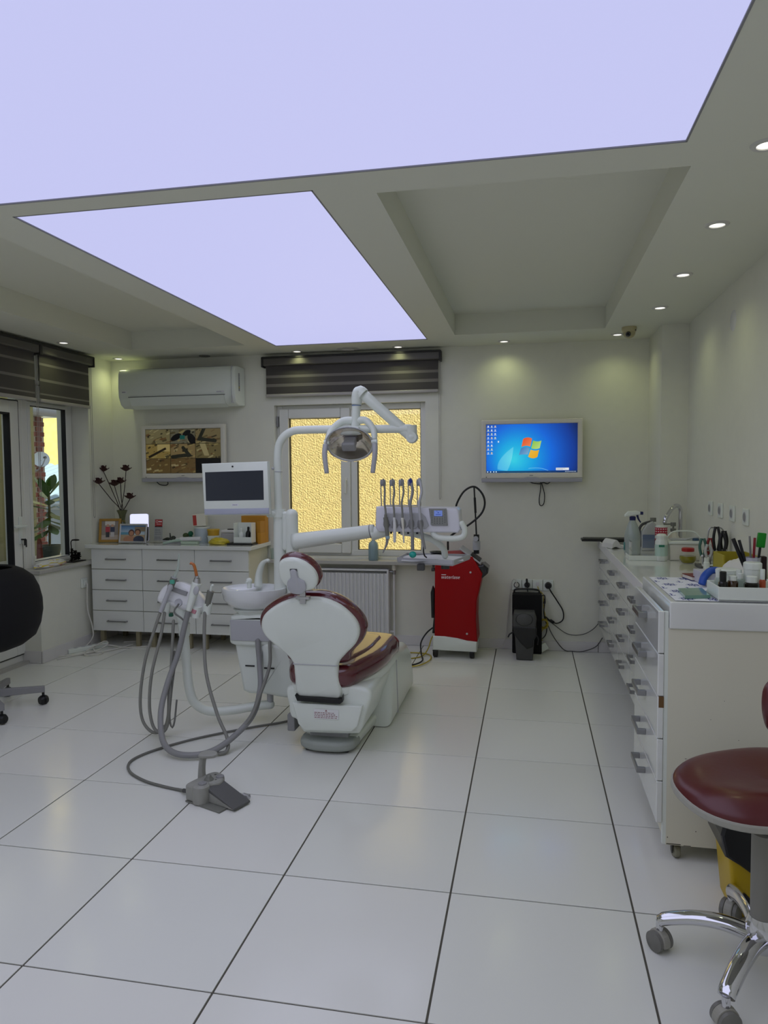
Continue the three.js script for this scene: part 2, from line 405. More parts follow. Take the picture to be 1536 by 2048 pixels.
downlight(2.782, -0.69, 'lit ceiling downlight cut by the edge of the picture above the stool');
{
  const t = thing('ceiling_vent', 'round white air vent in the ceiling above the window blind', 'vent', [0.609, CEIL, -3.985]);
  part(t, 'flange', L([[0.055, 0.004], [0.075, -0.004], [0.092, -0.003], [0.096, 0.001], [0.09, 0.004]], [0.609, CEIL, -3.985]), M.fitting);
  part(t, 'cone', L([[0, -0.012], [0.05, -0.01], [0.055, -0.006], [0.045, 0.003], [0, 0.003]], [0.609, CEIL, -3.985]), M.fitting);
}
{ // dome camera
  const c = [2.748, CEIL, -3.6];
  const t = thing('security_camera', 'cream dome security camera under the ceiling near the corner column', 'camera', c);
  part(t, 'mount', L([[0, 0.004], [0.05, 0.004], [0.052, -0.012], [0.046, -0.034], [0.04, -0.04]], c), mat('#bdb48c', 0.4));
  part(t, 'dome', S(add(c, [0, -0.042, 0.004]), 0.042, 1, 0.9, 1), mat('#b3aa82', 0.35));
  part(t, 'lens', [C(add(c, [-0.008, -0.05, 0.03]), add(c, [-0.014, -0.06, 0.052]), 0.019, 0.016), S(add(c, [-0.014, -0.06, 0.051]), 0.011)], M.blackGloss);
  part(t, 'screw', [C(add(c, [0.03, -0.026, 0.022]), add(c, [0.04, -0.026, 0.03]), 0.006)], M.darkGrey);
}
{ // round blanking plate on the counter wall
  const p = [3.14, 2.246, -2.451];
  single('wall_cover_plate', 'round white blanking plate high on the counter wall', 'cover plate', place(L([[0, 0.006], [0.05, 0.005], [0.056, 0], [0, 0]], [0, 0, 0]), p, 0, 0, Math.PI / 2), M.whiteDull);
}

// ---------------------------------------------------------------- outside the windows
const stucco = mat('#f2e2a2', 0.95, { map: stuccoTint, bumpMap: stuccoBump, bumpScale: 0.012 });
{
  const t = thing('neighbouring_wall', 'rough yellow stucco wall close behind the clinic window', 'wall', [0.6, -3.2, -5.65]);
  part(t, 'stucco_face', metres(clean(B(-2.2, 4.6, -3.2, 5.2, -5.9, -5.4, 0)), 'x', 'y', 2.6), stucco);
}
{
  const g = structure('ground_outside', B(-40, 30, -3.4, -3.2, -45, 12, 0), mat('#8f8c84', 0.95));
  const bal = structure('balcony_slab', [B(-3.1, -1.9, -0.16, -0.02, -4.2, 0.5, 0), B(-2.6, -1.9, 0.5, 0.67, -4.6, -3.0, 0.004)], mat('#a9a79f', 0.9));
}
{ // yellow block of flats seen through the balcony window
  const t = thing('apartment_building', 'distant bright yellow apartment building outside the balcony window', 'building', [-12, -3.2, -18]);
  const wall = mat('#f0e08a', 0.9, { map: stuccoTint });
  part(t, 'facade', place(metres(clean(B(-6, 6, 0, 14, -1, 0, 0)), 'x', 'y', 0.2), [-12, -3.2, -18], 0, 0.5, 0), wall);
  for (const [u, y] of [[-1.3, 4.05], [0.65, 3.95], [-1.3, 6.6], [0.65, 6.6], [-3.2, 4.05], [2.6, 4.05], [2.6, 6.6], [0.65, 9.2], [-1.3, 9.2]]) {
    const f = part(t, 'window_frame', place(B(u, u + 0.85, y, y + 1.05, -0.02, 0.05, 0.01), [-12, -3.2, -18], 0, 0.5, 0), M.upvc);
    part(f, 'window_pane', place(B(u + 0.08, u + 0.77, y + 0.08, y + 0.97, 0.045, 0.06, 0), [-12, -3.2, -18], 0, 0.5, 0), mat('#8fa0ae', 0.15));
  }
}
{ // low shed with a corrugated sheet roof
  const t = thing('metal_shed', 'pale blue shed with corrugated sheet roof outside the balcony window', 'shed', [-5.6, -3.2, -8.2]);
  part(t, 'shed_wall', B(-8.2, -4.4, -3.2, 1.1, -9.6, -7.4, 0.01), mat('#b7c3c9', 0.8));
  const pts = [];
  for (let i = 0; i <= 120; i++) pts.push([i * 0.035 - 2.1, Math.sin(i * 1.05) * 0.022]);
  for (let i = 120; i >= 0; i--) pts.push([i * 0.035 - 2.1, Math.sin(i * 1.05) * 0.022 - 0.012]);
  part(t, 'roof_sheet', place(E(pts, 2.9, 0), [-6.3, 1.32, -8.5], 0.22, 0, 0), mat('#8ba3ad', 0.5));
  part(t, 'gutter', B(-8.4, -4.2, 0.96, 1.06, -7.2, -7.1, 0.02), mat('#c5cfd2', 0.6));
}
{ // brick pier with a tiled eave and the satellite dish
  const brickA = mat('#6e3a30', 0.9), brickB = mat('#7c463a', 0.9), mortar = mat('#9a8f84', 0.95);
  const t = thing('brick_pier', 'weathered red brick pier outside the balcony window', 'pier', [-4.42, -3.2, -6.5]);
  part(t, 'core', B(-4.6, -4.26, -3.2, 2.2, -6.76, -6.26, 0), mortar);
  for (let i = 0; i < 26; i++) for (let k = 0; k < 3; k++) {
    const z = -6.76 + k * 0.17 - (i % 2) * 0.0, y = 0.5 + i * 0.066;
    part(t, 'brick', B(-4.265, -4.245, y, y + 0.056, z + 0.004 + (i % 2) * 0.05, z + 0.165, 0.004), rnd() < 0.5 ? brickA : brickB);
  }
  const e = thing('roof_eave', 'grey overhanging roof eave with gutter outside the balcony window', 'eave', [-4.3, 2.2, -6.5]);
  part(e, 'soffit', B(-4.7, -4.1, 2.21, 2.27, -6.95, -6.0, 0.01), M.marble);
  part(e, 'gutter', C([-4.06, 2.25, -6.98], [-4.06, 2.25, -6.0], 0.05), M.grey);
  const c = [-3.95, 1.633, -6.273];
  const d = thing('satellite_dish', 'pale grey satellite dish in front of the brick pier outdoors', 'dish', c);
  part(d, 'reflector', place(L([[0, 0], [0.05, 0.006], [0.085, 0.02], [0.1, 0.03], [0.098, 0.032], [0.05, 0.01], [0, 0.004]], [0, 0, 0]), c, 1.25, 0.7, 0), mat('#c9d2d6', 0.5));
  part(d, 'feed_arm', T([add(c, [0, -0.08, 0.015]), add(c, [0.08, -0.06, 0.08]), add(c, [0.11, 0.03, 0.06])], 0.007), M.grey);
  part(d, 'feed_horn', C(add(c, [0.11, 0.03, 0.06]), add(c, [0.08, 0.03, 0.05]), 0.016, 0.013), M.darkGrey);
  part(d, 'bracket', T([add(c, [0, -0.01, 0]), add(c, [-0.1, -0.12, -0.08]), [-4.25, c[1] - 0.14, c[2] - 0.14]], 0.01), M.grey);
}
{ // potted plant on the outer ledge
  const b = [-2.2, 0.67, [-2.2, 0.684, -3.999][2]];
  const t = thing('potted_plant', 'green broad-leaved plant in a dark pot outside the balcony window', 'plant', b);
  part(t, 'pot', L([[0.07, 0], [0.1, 0.12], [0.105, 0.14], [0.095, 0.14], [0.09, 0.12], [0, 0.115]], b), mat('#5c6a66', 0.6));
  const top = add(b, [0.01, 0.62, 0]);
  part(t, 'stem', T([add(b, [0, 0.1, 0]), add(b, [0.012, 0.35, 0.005]), top], 0.011), mat('#6f6a4a', 0.8));
  const leafM = mat('#4c7f2a', 0.4, { transmission: 0.25 });
  for (let i = 0; i < 26; i++) {
    const a = i * 2.4, y = 0.28 + 0.36 * (i / 26), len = rr(0.18, 0.26), up = i > 20 ? 0.9 : i > 12 ? 0.25 : -0.35;
    const s = [[0, 0], [0.014, 0.02], [0.042, len * 0.5], [0.032, len * 0.8], [0, len], [-0.032, len * 0.8], [-0.042, len * 0.5], [-0.014, 0.02]];
    const g = E(s, 0.002, 0, true);
    part(t, 'leaf', place(g, add(b, [0.006, y, 0]), Math.PI / 2 - up, a, 0), leafM);
  }
  const c = [-2.05, 0.726, -3.663];
  single('plant_stake', 'slim reddish wooden stake outside beside the potted plant', 'stake', place(L([[0.03, 0], [0.02, 0.2], [0.014, 0.23], [0, 0.235]], [0, 0, 0]), [c[0], 0.67, c[2]]), mat('#7c3b33', 0.7));
  // striped leaves low behind the door glass
  const d = [-2.2, -0.02, -2.82];
  const q = thing('balcony_plant', 'variegated leafy plant outside behind the balcony door glass', 'plant', d);
  part(q, 'pot', L([[0.11, 0], [0.15, 0.26], [0.155, 0.28], [0.14, 0.28], [0.135, 0.26], [0, 0.25]], d), mat('#6d5a48', 0.7));
  const lm = mat('#5f8a3d', 0.45, { transmission: 0.25 });
  for (let i = 0; i < 14; i++) {
    const len = rr(0.28, 0.42);
    const s = [[0, 0], [0.02, 0.04], [0.075, len * 0.45], [0.05, len * 0.8], [0, len], [-0.05, len * 0.8], [-0.075, len * 0.45], [-0.02, 0.04]];
    part(q, 'leaf', place(E(s, 0.002, 0, true), add(d, [0, 0.3 + i * 0.035, 0]), 0.35 + (i % 3) * 0.35, i * 2.4, 0), lm);
  }
  part(q, 'stem', C(add(d, [0, 0.2, 0]), add(d, [0, 0.8, 0]), 0.018), mat('#5d6a3a', 0.8));
}
structure('balcony_side_wall', metres(clean(B(-2.95, -2.7, -0.02, 2.6, -4.5, 0.5, 0)), 'z', 'y', 0.8), mat('#83876f', 0.95, { bumpMap: stuccoBump, bumpScale: 0.004 }));

// ---------------------------------------------------------------- dental chair
{
  const t = thing('dental_chair', 'burgundy and white dental treatment chair standing in the middle of the room', 'dental chair', [1.05, 0, -2.2]);
  const tilt = (g, px, py, pz, a) => g.translate(-px, -py, -pz).rotateX(a).translate(px, py, pz);
  // backrest: outline from its rear shell, leaning towards the head end
  const o = [[0.925, 0.832], [1.0, 0.838], [1.075, 0.832], [1.155, 0.797], [1.222, 0.732], [1.243, 0.672], [1.222, 0.607], [1.165, 0.545], [1.128, 0.495], [1.122, 0.42], [1.129, 0.31], [1.02, 0.303], [0.905, 0.309], [0.893, 0.42], [0.888, 0.49], [0.845, 0.545], [0.765, 0.612], [0.735, 0.672], [0.755, 0.74], [0.835, 0.8]];
  const grow = (k, ky) => o.filter((p) => p[1] > 0.42).map(([x, y]) => [0.99 + (x - 0.99) * k, 0.66 + (y - 0.66) * ky]);
  part(t, 'backrest_shell', tilt(E(o, 0.05, 0.018, true, [], 4).translate(0, 0, -1.7), 0.99, 0.3, -1.7, 0.17), M.white, { label: 'white moulded backrest shell' });
  part(t, 'backrest_cushion', tilt(E(grow(1.1, 1.085), 0.085, 0.03, true, [], 5).translate(0, 0, -1.755), 0.99, 0.3, -1.7, 0.17), M.burgundy);
  part(t, 'shell_seam', tilt(B(0.892, 1.124, 0.484, 0.489, -1.679, -1.672, 0.002), 0.99, 0.3, -1.7, 0.17), M.shellGrey);
  part(t, 'hinge_gap', tilt(place(E([[0.895, 0.322], [0.905, 0.292], [1.13, 0.288], [1.145, 0.3], [1.145, 0.335], [1.135, 0.312], [0.91, 0.314]], 0.03, 0.002), [0, 0, -1.672]), 0.99, 0.3, -1.7, 0.17), M.black);
  // headrest on its bracket
  const h = [[0.902, 1.035], [0.955, 1.04], [1.01, 1.018], [1.052, 0.975], [1.062, 0.925], [1.04, 0.885], [0.985, 0.868], [0.925, 0.878], [0.885, 0.91], [0.868, 0.965], [0.875, 1.012]];
  const hb = h.map(([x, y]) => [0.965 + (x - 0.965) * 1.07, 0.955 + (y - 0.955) * 1.08]);
  part(t, 'headrest_shell', tilt(E(h, 0.035, 0.014, true, [], 4).translate(0, 0, -1.53), 0.96, 0.95, -1.53, 0.3), M.white);
  part(t, 'headrest_cushion', tilt(E(hb, 0.075, 0.03, true, [], 5).translate(0, 0, -1.575), 0.96, 0.95, -1.53, 0.3), M.burgundy);
  const br = part(t, 'headrest_bracket', [tilt(E([[0.935, 0.985], [0.965, 0.985], [0.972, 0.945], [1.0, 0.925], [1.003, 0.885], [0.975, 0.858], [0.93, 0.862], [0.91, 0.89], [0.914, 0.925], [0.932, 0.945]], 0.016, 0.005, true).translate(0, 0, -1.51), 0.96, 0.95, -1.53, 0.3)], M.shellGrey);
  part(br, 'bracket_slot', tilt(B(0.932, 0.968, 0.975, 0.99, -1.516, -1.506, 0.002), 0.96, 0.95, -1.53, 0.3), M.darkGrey);
  part(t, 'headrest_stem', [B(0.955, 0.985, 0.8, 0.9, -1.585, -1.572, 0.003), B(0.935, 1.005, 0.822, 0.838, -1.6, -1.57, 0.004)], M.silver);
  // seat and leg rest
  const seat = [[0.87, 1.69], [1.02, 1.66], [1.17, 1.69], [1.23, 1.8], [1.29, 1.98], [1.31, 2.15], [1.29, 2.32], [1.02, 2.36], [0.75, 2.32], [0.74, 2.15], [0.76, 1.98], [0.82, 1.8]];
  part(t, 'seat_cushion', tilt(place(E(seat, 0.12, 0.045, true, [], 5), [0, 0.405, 0], -Math.PI / 2), 1.02, 0.4, -1.7, 0.07), M.burgundy);
  part(t, 'seat_pad', tilt(place(E(seat.map(([x, z]) => [1.02 + (x - 1.02) * 0.72, 2.0 + (z - 2.0) * 0.76]), 0.05, 0.02, true, [], 4), [0, 0.452, 0], -Math.PI / 2), 1.02, 0.4, -1.7, 0.07), M.burgundy);
  part(t, 'seat_tray', tilt(place(E(seat.map(([x, z]) => [1.02 + (x - 1.02) * 0.97, 2.0 + (z - 2.0) * 0.97]), 0.05, 0.015, true, [], 3), [0, 0.335, 0], -Math.PI / 2), 1.02, 0.4, -1.7, 0.07), M.white);
  const leg = [[0.77, 0], [1.27, 0], [1.26, 0.3], [1.22, 0.5], [1.02, 0.53], [0.82, 0.5], [0.78, 0.3]];
  part(t, 'leg_rest', place(E(leg, 0.1, 0.04, true, [], 5), [0, 0.46, -2.3], -Math.PI / 2 - 0.5, 0, 0), M.burgundy);
  part(t, 'leg_rest_shell', place(E(leg.map(([x, z]) => [1.02 + (x - 1.02) * 0.94, z * 0.97]), 0.03, 0.01, true, [], 3), [0, 0.4, -2.27], -Math.PI / 2 - 0.5, 0, 0), M.white);
  part(t, 'toe_guard', place(E([[0.82, 0.36], [1.22, 0.36], [1.2, 0.5], [1.02, 0.525], [0.84, 0.5]], 0.012, 0.004, true), [0, 0.52, -2.28], -Math.PI / 2 - 0.5, 0, 0), mat('#b01820', 0.1, { transmission: 0.6, thickness: 0 }));
  // lift body under the seat
  const u = [[0.845, 0.345], [0.842, 0.24], [0.852, 0.185], [0.885, 0.165], [0.912, 0.115], [0.95, 0.104], [1.18, 0.112], [1.222, 0.13], [1.245, 0.2], [1.272, 0.345], [1.06, 0.36]];
  part(t, 'lift_cover', place(E(u, 0.52, 0.022, true, [], 4), [0, 0, -1.965]), M.white);
  part(t, 'lift_cover_lip', place(E([[0.875, 0.27], [0.905, 0.16], [0.94, 0.13], [1.185, 0.138], [1.215, 0.165], [1.24, 0.27]], 0.05, 0.006, false, [], 3), [0, 0, -1.697]), M.white);
  const plate = canvas(256, 96, (g) => {
    g.fillStyle = '#e6e6e4'; g.fillRect(0, 0, 256, 96); g.fillStyle = '#8a5a5a';
    g.beginPath(); g.moveTo(128, 2); g.lineTo(140, 22); g.lineTo(116, 22); g.fill();
    for (let i = 0; i < 4; i++) { let x = 6; while (x < 210 + i * 10) { const w = 8 + ((x * 7 + i * 13) % 22); g.fillRect(x, 32 + i * 16, w, 7); x += w + 6; } }
  });
  part(t, 'warning_label', sheet(0.13, 0.05, [1.055, 0.222, -1.6686]), mat('#ffffff', 0.5, { map: plate }));
  part(t, 'lift_column', [B(0.93, 1.14, 0.05, 0.14, -2.2, -1.78, 0.01, 2)], M.shellGrey);
  part(t, 'base_plate', [place(E([[0.9, 1.8], [1.185, 1.8], [1.215, 2.2], [1.22, 2.8], [0.88, 2.8], [0.89, 2.2]], 0.055, 0.015, false, [], 3), [0, 0.043, 0], -Math.PI / 2)], M.white);
  part(t, 'foot_cap', place(E([[0.885, 1.79], [0.9, 1.735], [0.96, 1.697], [1.04, 1.688], [1.12, 1.697], [1.175, 1.735], [1.188, 1.79], [1.18, 1.84], [1.03, 1.86], [0.9, 1.84]], 0.052, 0.02, true, [], 5), [0, 0.04, 0], -Math.PI / 2), M.greyGreen, { label: 'grey-green rubber foot cap' });
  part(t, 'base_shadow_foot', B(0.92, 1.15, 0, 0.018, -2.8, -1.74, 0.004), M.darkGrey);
  part(t, 'base_housing', place(E([[-2.14, 0.004], [-2.955, 0.004], [-2.95, 0.1], [-2.86, 0.27], [-2.7, 0.36], [-2.42, 0.385], [-2.25, 0.37], [-2.19, 0.3]], 0.47, 0.04, false, [], 4), [1.065, 0, 0], 0, -Math.PI / 2, 0), M.white);
  part(t, 'housing_seam', place(E([[-2.36, 0.02], [-2.34, 0.02], [-2.3, 0.34], [-2.315, 0.345]], 0.474, 0), [1.065, 0, 0], 0, -Math.PI / 2, 0), M.shellGrey);
  part(t, 'side_bracket', [B(0.808, 0.85, 0.08, 0.17, -1.9, -1.78, 0.006)], M.grey);
}

// ---------------------------------------------------------------- spittoon unit beside the chair
const U = -2.13;
{
  const t = thing('spittoon_unit', 'white spittoon unit with oval rinse basin attached beside the dental chair', 'dental unit', [0.55, 0, U]);
  part(t, 'basin', L([[0.0, 0.655], [0.09, 0.66], [0.15, 0.69], [0.178, 0.72], [0.19, 0.765], [0.188, 0.785], [0.18, 0.787], [0.17, 0.77], [0.13, 0.755], [0.05, 0.735], [0, 0.733]], [0.505, 0, U + 0.02], 40, 1, 0.82), mat('#e6e9e8', 0.12, { clearcoat: 0.6 }));
  part(t, 'basin_drain', C([0.505, 0.734, U + 0.02], [0.505, 0.738, U + 0.02], 0.02), M.silver);
  part(t, 'basin_collar', L([[0.07, 0.6], [0.085, 0.63], [0.12, 0.668], [0.08, 0.675]], [0.505, 0, U + 0.02], 32), M.white);
  part(t, 'water_spout', TT([[0.495, 0.775, U - 0.07], [0.5, 0.85, U - 0.075], [0.525, 0.915, U - 0.07], [0.56, 0.935, U - 0.06], [0.572, 0.93, U - 0.055]], (k) => 0.034 - 0.024 * k, 24, 16, 0.7), M.white);
  part(t, 'cup_filler', [C([0.46, 0.775, U - 0.02], [0.46, 0.81, U - 0.02], 0.014), S([0.46, 0.818, U - 0.018], 0.018), C([0.46, 0.818, U - 0.018], [0.452, 0.812, U + 0.008], 0.006)], M.white);
  part(t, 'upper_body', place(E([[0.392, 0.61], [0.43, 0.642], [0.69, 0.648], [0.705, 0.61], [0.7, 0.5], [0.66, 0.47], [0.42, 0.468], [0.388, 0.52]], 0.24, 0.02, true, [], 4), [0, 0, U]), M.white);
  part(t, 'front_panel', place(E([[0.398, 0.615], [0.69, 0.615], [0.69, 0.497], [0.402, 0.497]], 0.02, 0.006, false, [], 3), [0, 0, U + 0.118]), M.shellGrey, { label: 'light grey front panel' });
  part(t, 'lower_body', place(E([[0.408, 0.48], [0.7, 0.48], [0.685, 0.2], [0.645, 0.185], [0.49, 0.185], [0.455, 0.2]], 0.2, 0.02, false, [], 4), [0, 0, U - 0.005]), M.white);
  part(t, 'chair_link', [place(E([[0.565, 0.44], [0.585, 0.475], [0.64, 0.49], [0.84, 0.43], [0.84, 0.2], [0.585, 0.2], [0.57, 0.28]], 0.13, 0.025, true, [], 4), [0, 0, U + 0.06])], M.white);
  part(t, 'vent_slot', [B(0.475, 0.53, 0.345, 0.352, U + 0.094, U + 0.1, 0), B(0.6, 0.66, 0.345, 0.352, U + 0.125, U + 0.131, 0)], M.black);
  part(t, 'glass_holder', [L([[0.03, 0], [0.034, 0.09], [0.032, 0.09], [0.028, 0.004], [0, 0.004]], [0.645, 0.79, U - 0.1])], M.frosted);
  // main pole
  part(t, 'pole_base', C([0.648, 0.62, U - 0.03], [0.648, 1.19, U - 0.03], 0.037, 0.035, 28), M.white);
  part(t, 'pole_collar', C([0.645, 1.19, U - 0.03], [0.645, 1.235, U - 0.03], 0.04, 0.04, 28), M.white);
  part(t, 'pole', T([[0.645, 1.2, U - 0.03], [0.643, 1.4, U - 0.03], [0.643, 1.54, U - 0.03], [0.662, 1.625, U - 0.03], [0.725, 1.678, U - 0.03], [0.82, 1.688, U - 0.03], [1.1, 1.686, U - 0.03], [1.385, 1.682, U - 0.03]], 0.023, 80, 18), M.white);
  part(t, 'pole_joint', [C([0.645, 1.45, U - 0.03], [0.645, 1.454, U - 0.03], 0.0245, 0.0245, 24), S([0.62, 1.47, U - 0.01], 0.008)], M.shellGrey);
  part(t, 'arm_tip', [C([1.36, 1.682, U - 0.03], [1.42, 1.68, U - 0.03], 0.026), C([1.42, 1.7, U - 0.03], [1.425, 1.62, U - 0.03], 0.032, 0.03)], M.white);
  // support tube for the suction holder
  part(t, 'tube_post', [C([0.592, 0.1, U + 0.02], [0.592, 0.2, U + 0.02], 0.019), C([0.592, 0.09, U + 0.02], [0.592, 0.1, U + 0.02], 0.022)], M.shellGrey);
  part(t, 'support_tube', T([[0.592, 0.105, U + 0.02], [0.5, 0.098, U + 0.05], [0.38, 0.085, U + 0.1], [0.27, 0.088, U + 0.14], [0.195, 0.14, U + 0.17], [0.168, 0.24, U + 0.185], [0.158, 0.4, U + 0.19], [0.15, 0.53, U + 0.19]], 0.026, 70, 16), M.white);
}

// ---------------------------------------------------------------- suction holder with its hand tools
const HZ = -1.94;
{
  const t = thing('suction_holder', 'white assistant instrument holder on the bent tube beside the spittoon', 'instrument holder', [0.15, 0.5, HZ]);
  part(t, 'stem', [C([0.15, 0.53, HZ], [0.148, 0.6, HZ], 0.03, 0.034), C([0.148, 0.6, HZ], [0.135, 0.71, HZ], 0.03, 0.045)], M.white);
  const body = place(E([[-0.135, -0.02], [-0.11, 0.045], [-0.04, 0.085], [0.03, 0.08], [0.105, 0.04], [0.135, -0.01], [0.125, -0.055], [0.05, -0.062], [-0.05, -0.058], [-0.12, -0.052]], 0.1, 0.028, true, [], 4), [0.148, 0.745, HZ], -0.15, 0.1, -0.22);
  part(t, 'body', body, mat('#e5e6e6', 0.3, { clearcoat: 0.3 }));
  part(t, 'display_strip', place(B(-0.075, 0.045, -0.012, 0.012, -0.004, 0.004, 0.002), [0.152, 0.79, HZ + 0.047], -0.3, 0.1, -0.3), M.grey);
  for (const g of [C([0.06, 0.675, HZ + 0.045], [0.075, 0.735, HZ + 0.055], 0.026), C([0.238, 0.65, HZ + 0.04], [0.252, 0.71, HZ + 0.045], 0.028), C([0.285, 0.66, HZ + 0.0], [0.296, 0.72, HZ + 0.0], 0.026)]) part(t, 'cradle', g, M.white);
  part(t, 'tool_socket', place(L([[0.0, -0.002], [0.01, 0.001], [0.02, 0.006], [0.022, 0], [0.018, -0.004]], [0, 0, 0]), [0.148, 0.728, HZ + 0.056], 1.4, 0, -0.2), M.shellGrey);
  part(t, 'red_clip', place(B(-0.014, 0.014, -0.012, 0.012, -0.006, 0.006, 0.004), [0.245, 0.685, HZ + 0.068], 0, 0, -0.4), mat('#c88a94', 0.3));
  part(t, 'green_clip', B(0.082, 0.104, 0.645, 0.665, HZ + 0.03, HZ + 0.05, 0.004), mat('#24604a', 0.5));
}
{ // saliva ejector wand
  const t = thing('suction_wand', 'clear-tipped grey suction wand in the assistant holder', 'dental tool', [0.075, 0.7, HZ]);
  const a = [0.055, 0.68, HZ + 0.085], b = [0.115, 0.815, HZ + 0.085], c = [0.14, 0.875, HZ + 0.08];
  part(t, 'wand_body', [C(a, b, 0.013), C(b, c, 0.017, 0.015)], M.shellGrey);
  part(t, 'grip', C(mix(a, c, 0.72), mix(a, c, 0.98), 0.0185), M.midGrey);
  part(t, 'valve_tab', B(0.123, 0.148, 0.84, 0.862, HZ + 0.09, HZ + 0.104, 0.003), mat('#4fa58c', 0.4));
  part(t, 'tip', TT([c, add(c, [0.022, 0.05, 0]), add(c, [0.032, 0.13, 0])], (k) => 0.011 - 0.006 * k, 16, 12), M.frosted);
  part(t, 'hose', T([[0.05, 0.67, HZ + 0.085], [0.03, 0.6, HZ + 0.1], [-0.02, 0.42, HZ + 0.13], [-0.045, 0.22, HZ + 0.15], [-0.03, 0.09, HZ + 0.16], [0.03, 0.03, HZ + 0.17], [0.09, 0.04, HZ + 0.17], [0.118, 0.11, HZ + 0.15], [0.115, 0.28, HZ + 0.12], [0.118, 0.45, HZ + 0.06]], 0.0085, 90, 10), M.hose);
}
{ // curing light
  const t = thing('curing_light', 'white curing light with bent orange tip in the assistant holder', 'dental tool', [0.24, 0.7, HZ]);
  const a = [0.222, 0.69, HZ + 0.085], b = [0.268, 0.845, HZ + 0.07];
  part(t, 'body', TT([a, mix(a, b, 0.5), b], (k) => 0.016 + 0.012 * k, 20, 16), M.white);
  part(t, 'button', place(S([0, 0, 0], 0.017, 1, 1.5, 0.4), [0.274, 0.805, HZ + 0.095], 0, 0, -0.3), M.shellGrey);
  part(t, 'collar', [C(b, add(b, [0.003, 0.026, 0]), 0.022, 0.016), C(add(b, [0.003, 0.026, 0]), add(b, [0.0, 0.036, 0]), 0.012)], M.silver);
  part(t, 'light_guide', TT([add(b, [0, 0.036, 0]), add(b, [-0.008, 0.075, 0]), add(b, [-0.018, 0.1, 0]), add(b, [-0.035, 0.11, 0.005])], () => 0.0085, 20, 12), mat('#b4641c', 0.15, { clearcoat: 0.8 }));
  part(t, 'hose', T([[0.218, 0.68, HZ + 0.085], [0.195, 0.6, HZ + 0.085], [0.16, 0.45, HZ + 0.1], [0.125, 0.3, HZ + 0.16], [0.13, 0.16, HZ + 0.25], [0.22, 0.05, HZ + 0.38], [0.36, 0.028, HZ + 0.44], [0.5, 0.04, HZ + 0.36], [0.6, 0.13, HZ + 0.16], [0.62, 0.26, HZ + 0.06], [0.585, 0.38, HZ - 0.03], [0.565, 0.5, HZ - 0.06]], 0.0155, 120, 12), M.grey);
}
{ // air syringe
  const t = thing('air_syringe', 'grey three-way syringe hanging on the spittoon side of the holder', 'dental tool', [0.29, 0.7, HZ]);
  const a = [0.29, 0.68, HZ + 0.01], b = [0.32, 0.79, HZ + 0.01];
  part(t, 'body', TT([a, mix(a, b, 0.5), b], (k) => 0.014 + 0.006 * k, 16, 14), M.midGrey);
  part(t, 'nozzle', [C(b, add(b, [0.006, 0.03, 0]), 0.007), S(add(b, [0.012, 0.032, 0]), 0.008)], M.white);
  part(t, 'hose', T([[0.288, 0.67, HZ + 0.02], [0.3, 0.55, HZ + 0.06], [0.345, 0.36, HZ + 0.14], [0.44, 0.17, HZ + 0.22], [0.52, 0.07, HZ + 0.28], [0.54, 0.02, HZ + 0.33], [0.5, 0.016, HZ + 0.36], [0.49, 0.03, HZ + 0.34], [0.54, 0.06, HZ + 0.28], [0.605, 0.14, HZ + 0.17], [0.64, 0.26, HZ + 0.1], [0.655, 0.38, HZ - 0.0], [0.64, 0.5, HZ - 0.05]], 0.0095, 110, 10), M.hose);
}
{ // spare hose looped back under the holder
  const t = thing('looped_hose', 'thin grey hose hanging in long loops under the assistant holder', 'hose', [0.1, 0.5, HZ]);
  part(t, 'hose_loop', T([[0.07, 0.67, HZ + 0.07], [0.06, 0.55, HZ + 0.1], [0.028, 0.35, HZ + 0.15], [0.02, 0.18, HZ + 0.17], [0.05, 0.07, HZ + 0.19], [0.1, 0.04, HZ + 0.2], [0.135, 0.08, HZ + 0.19], [0.135, 0.22, HZ + 0.16], [0.12, 0.4, HZ + 0.1], [0.128, 0.63, HZ + 0.08]], 0.0085, 80, 10), M.hose);
  part(t, 'thin_hose', T([[0.15, 0.72, HZ + 0.06], [0.14, 0.68, HZ + 0.09], [0.195, 0.62, HZ + 0.08], [0.17, 0.5, HZ + 0.1], [0.145, 0.35, HZ + 0.12], [0.14, 0.14, HZ + 0.17], [0.16, 0.07, HZ + 0.19], [0.172, 0.1, HZ + 0.18], [0.162, 0.2, HZ + 0.13]], 0.005, 70, 8), M.hoseDark);
}

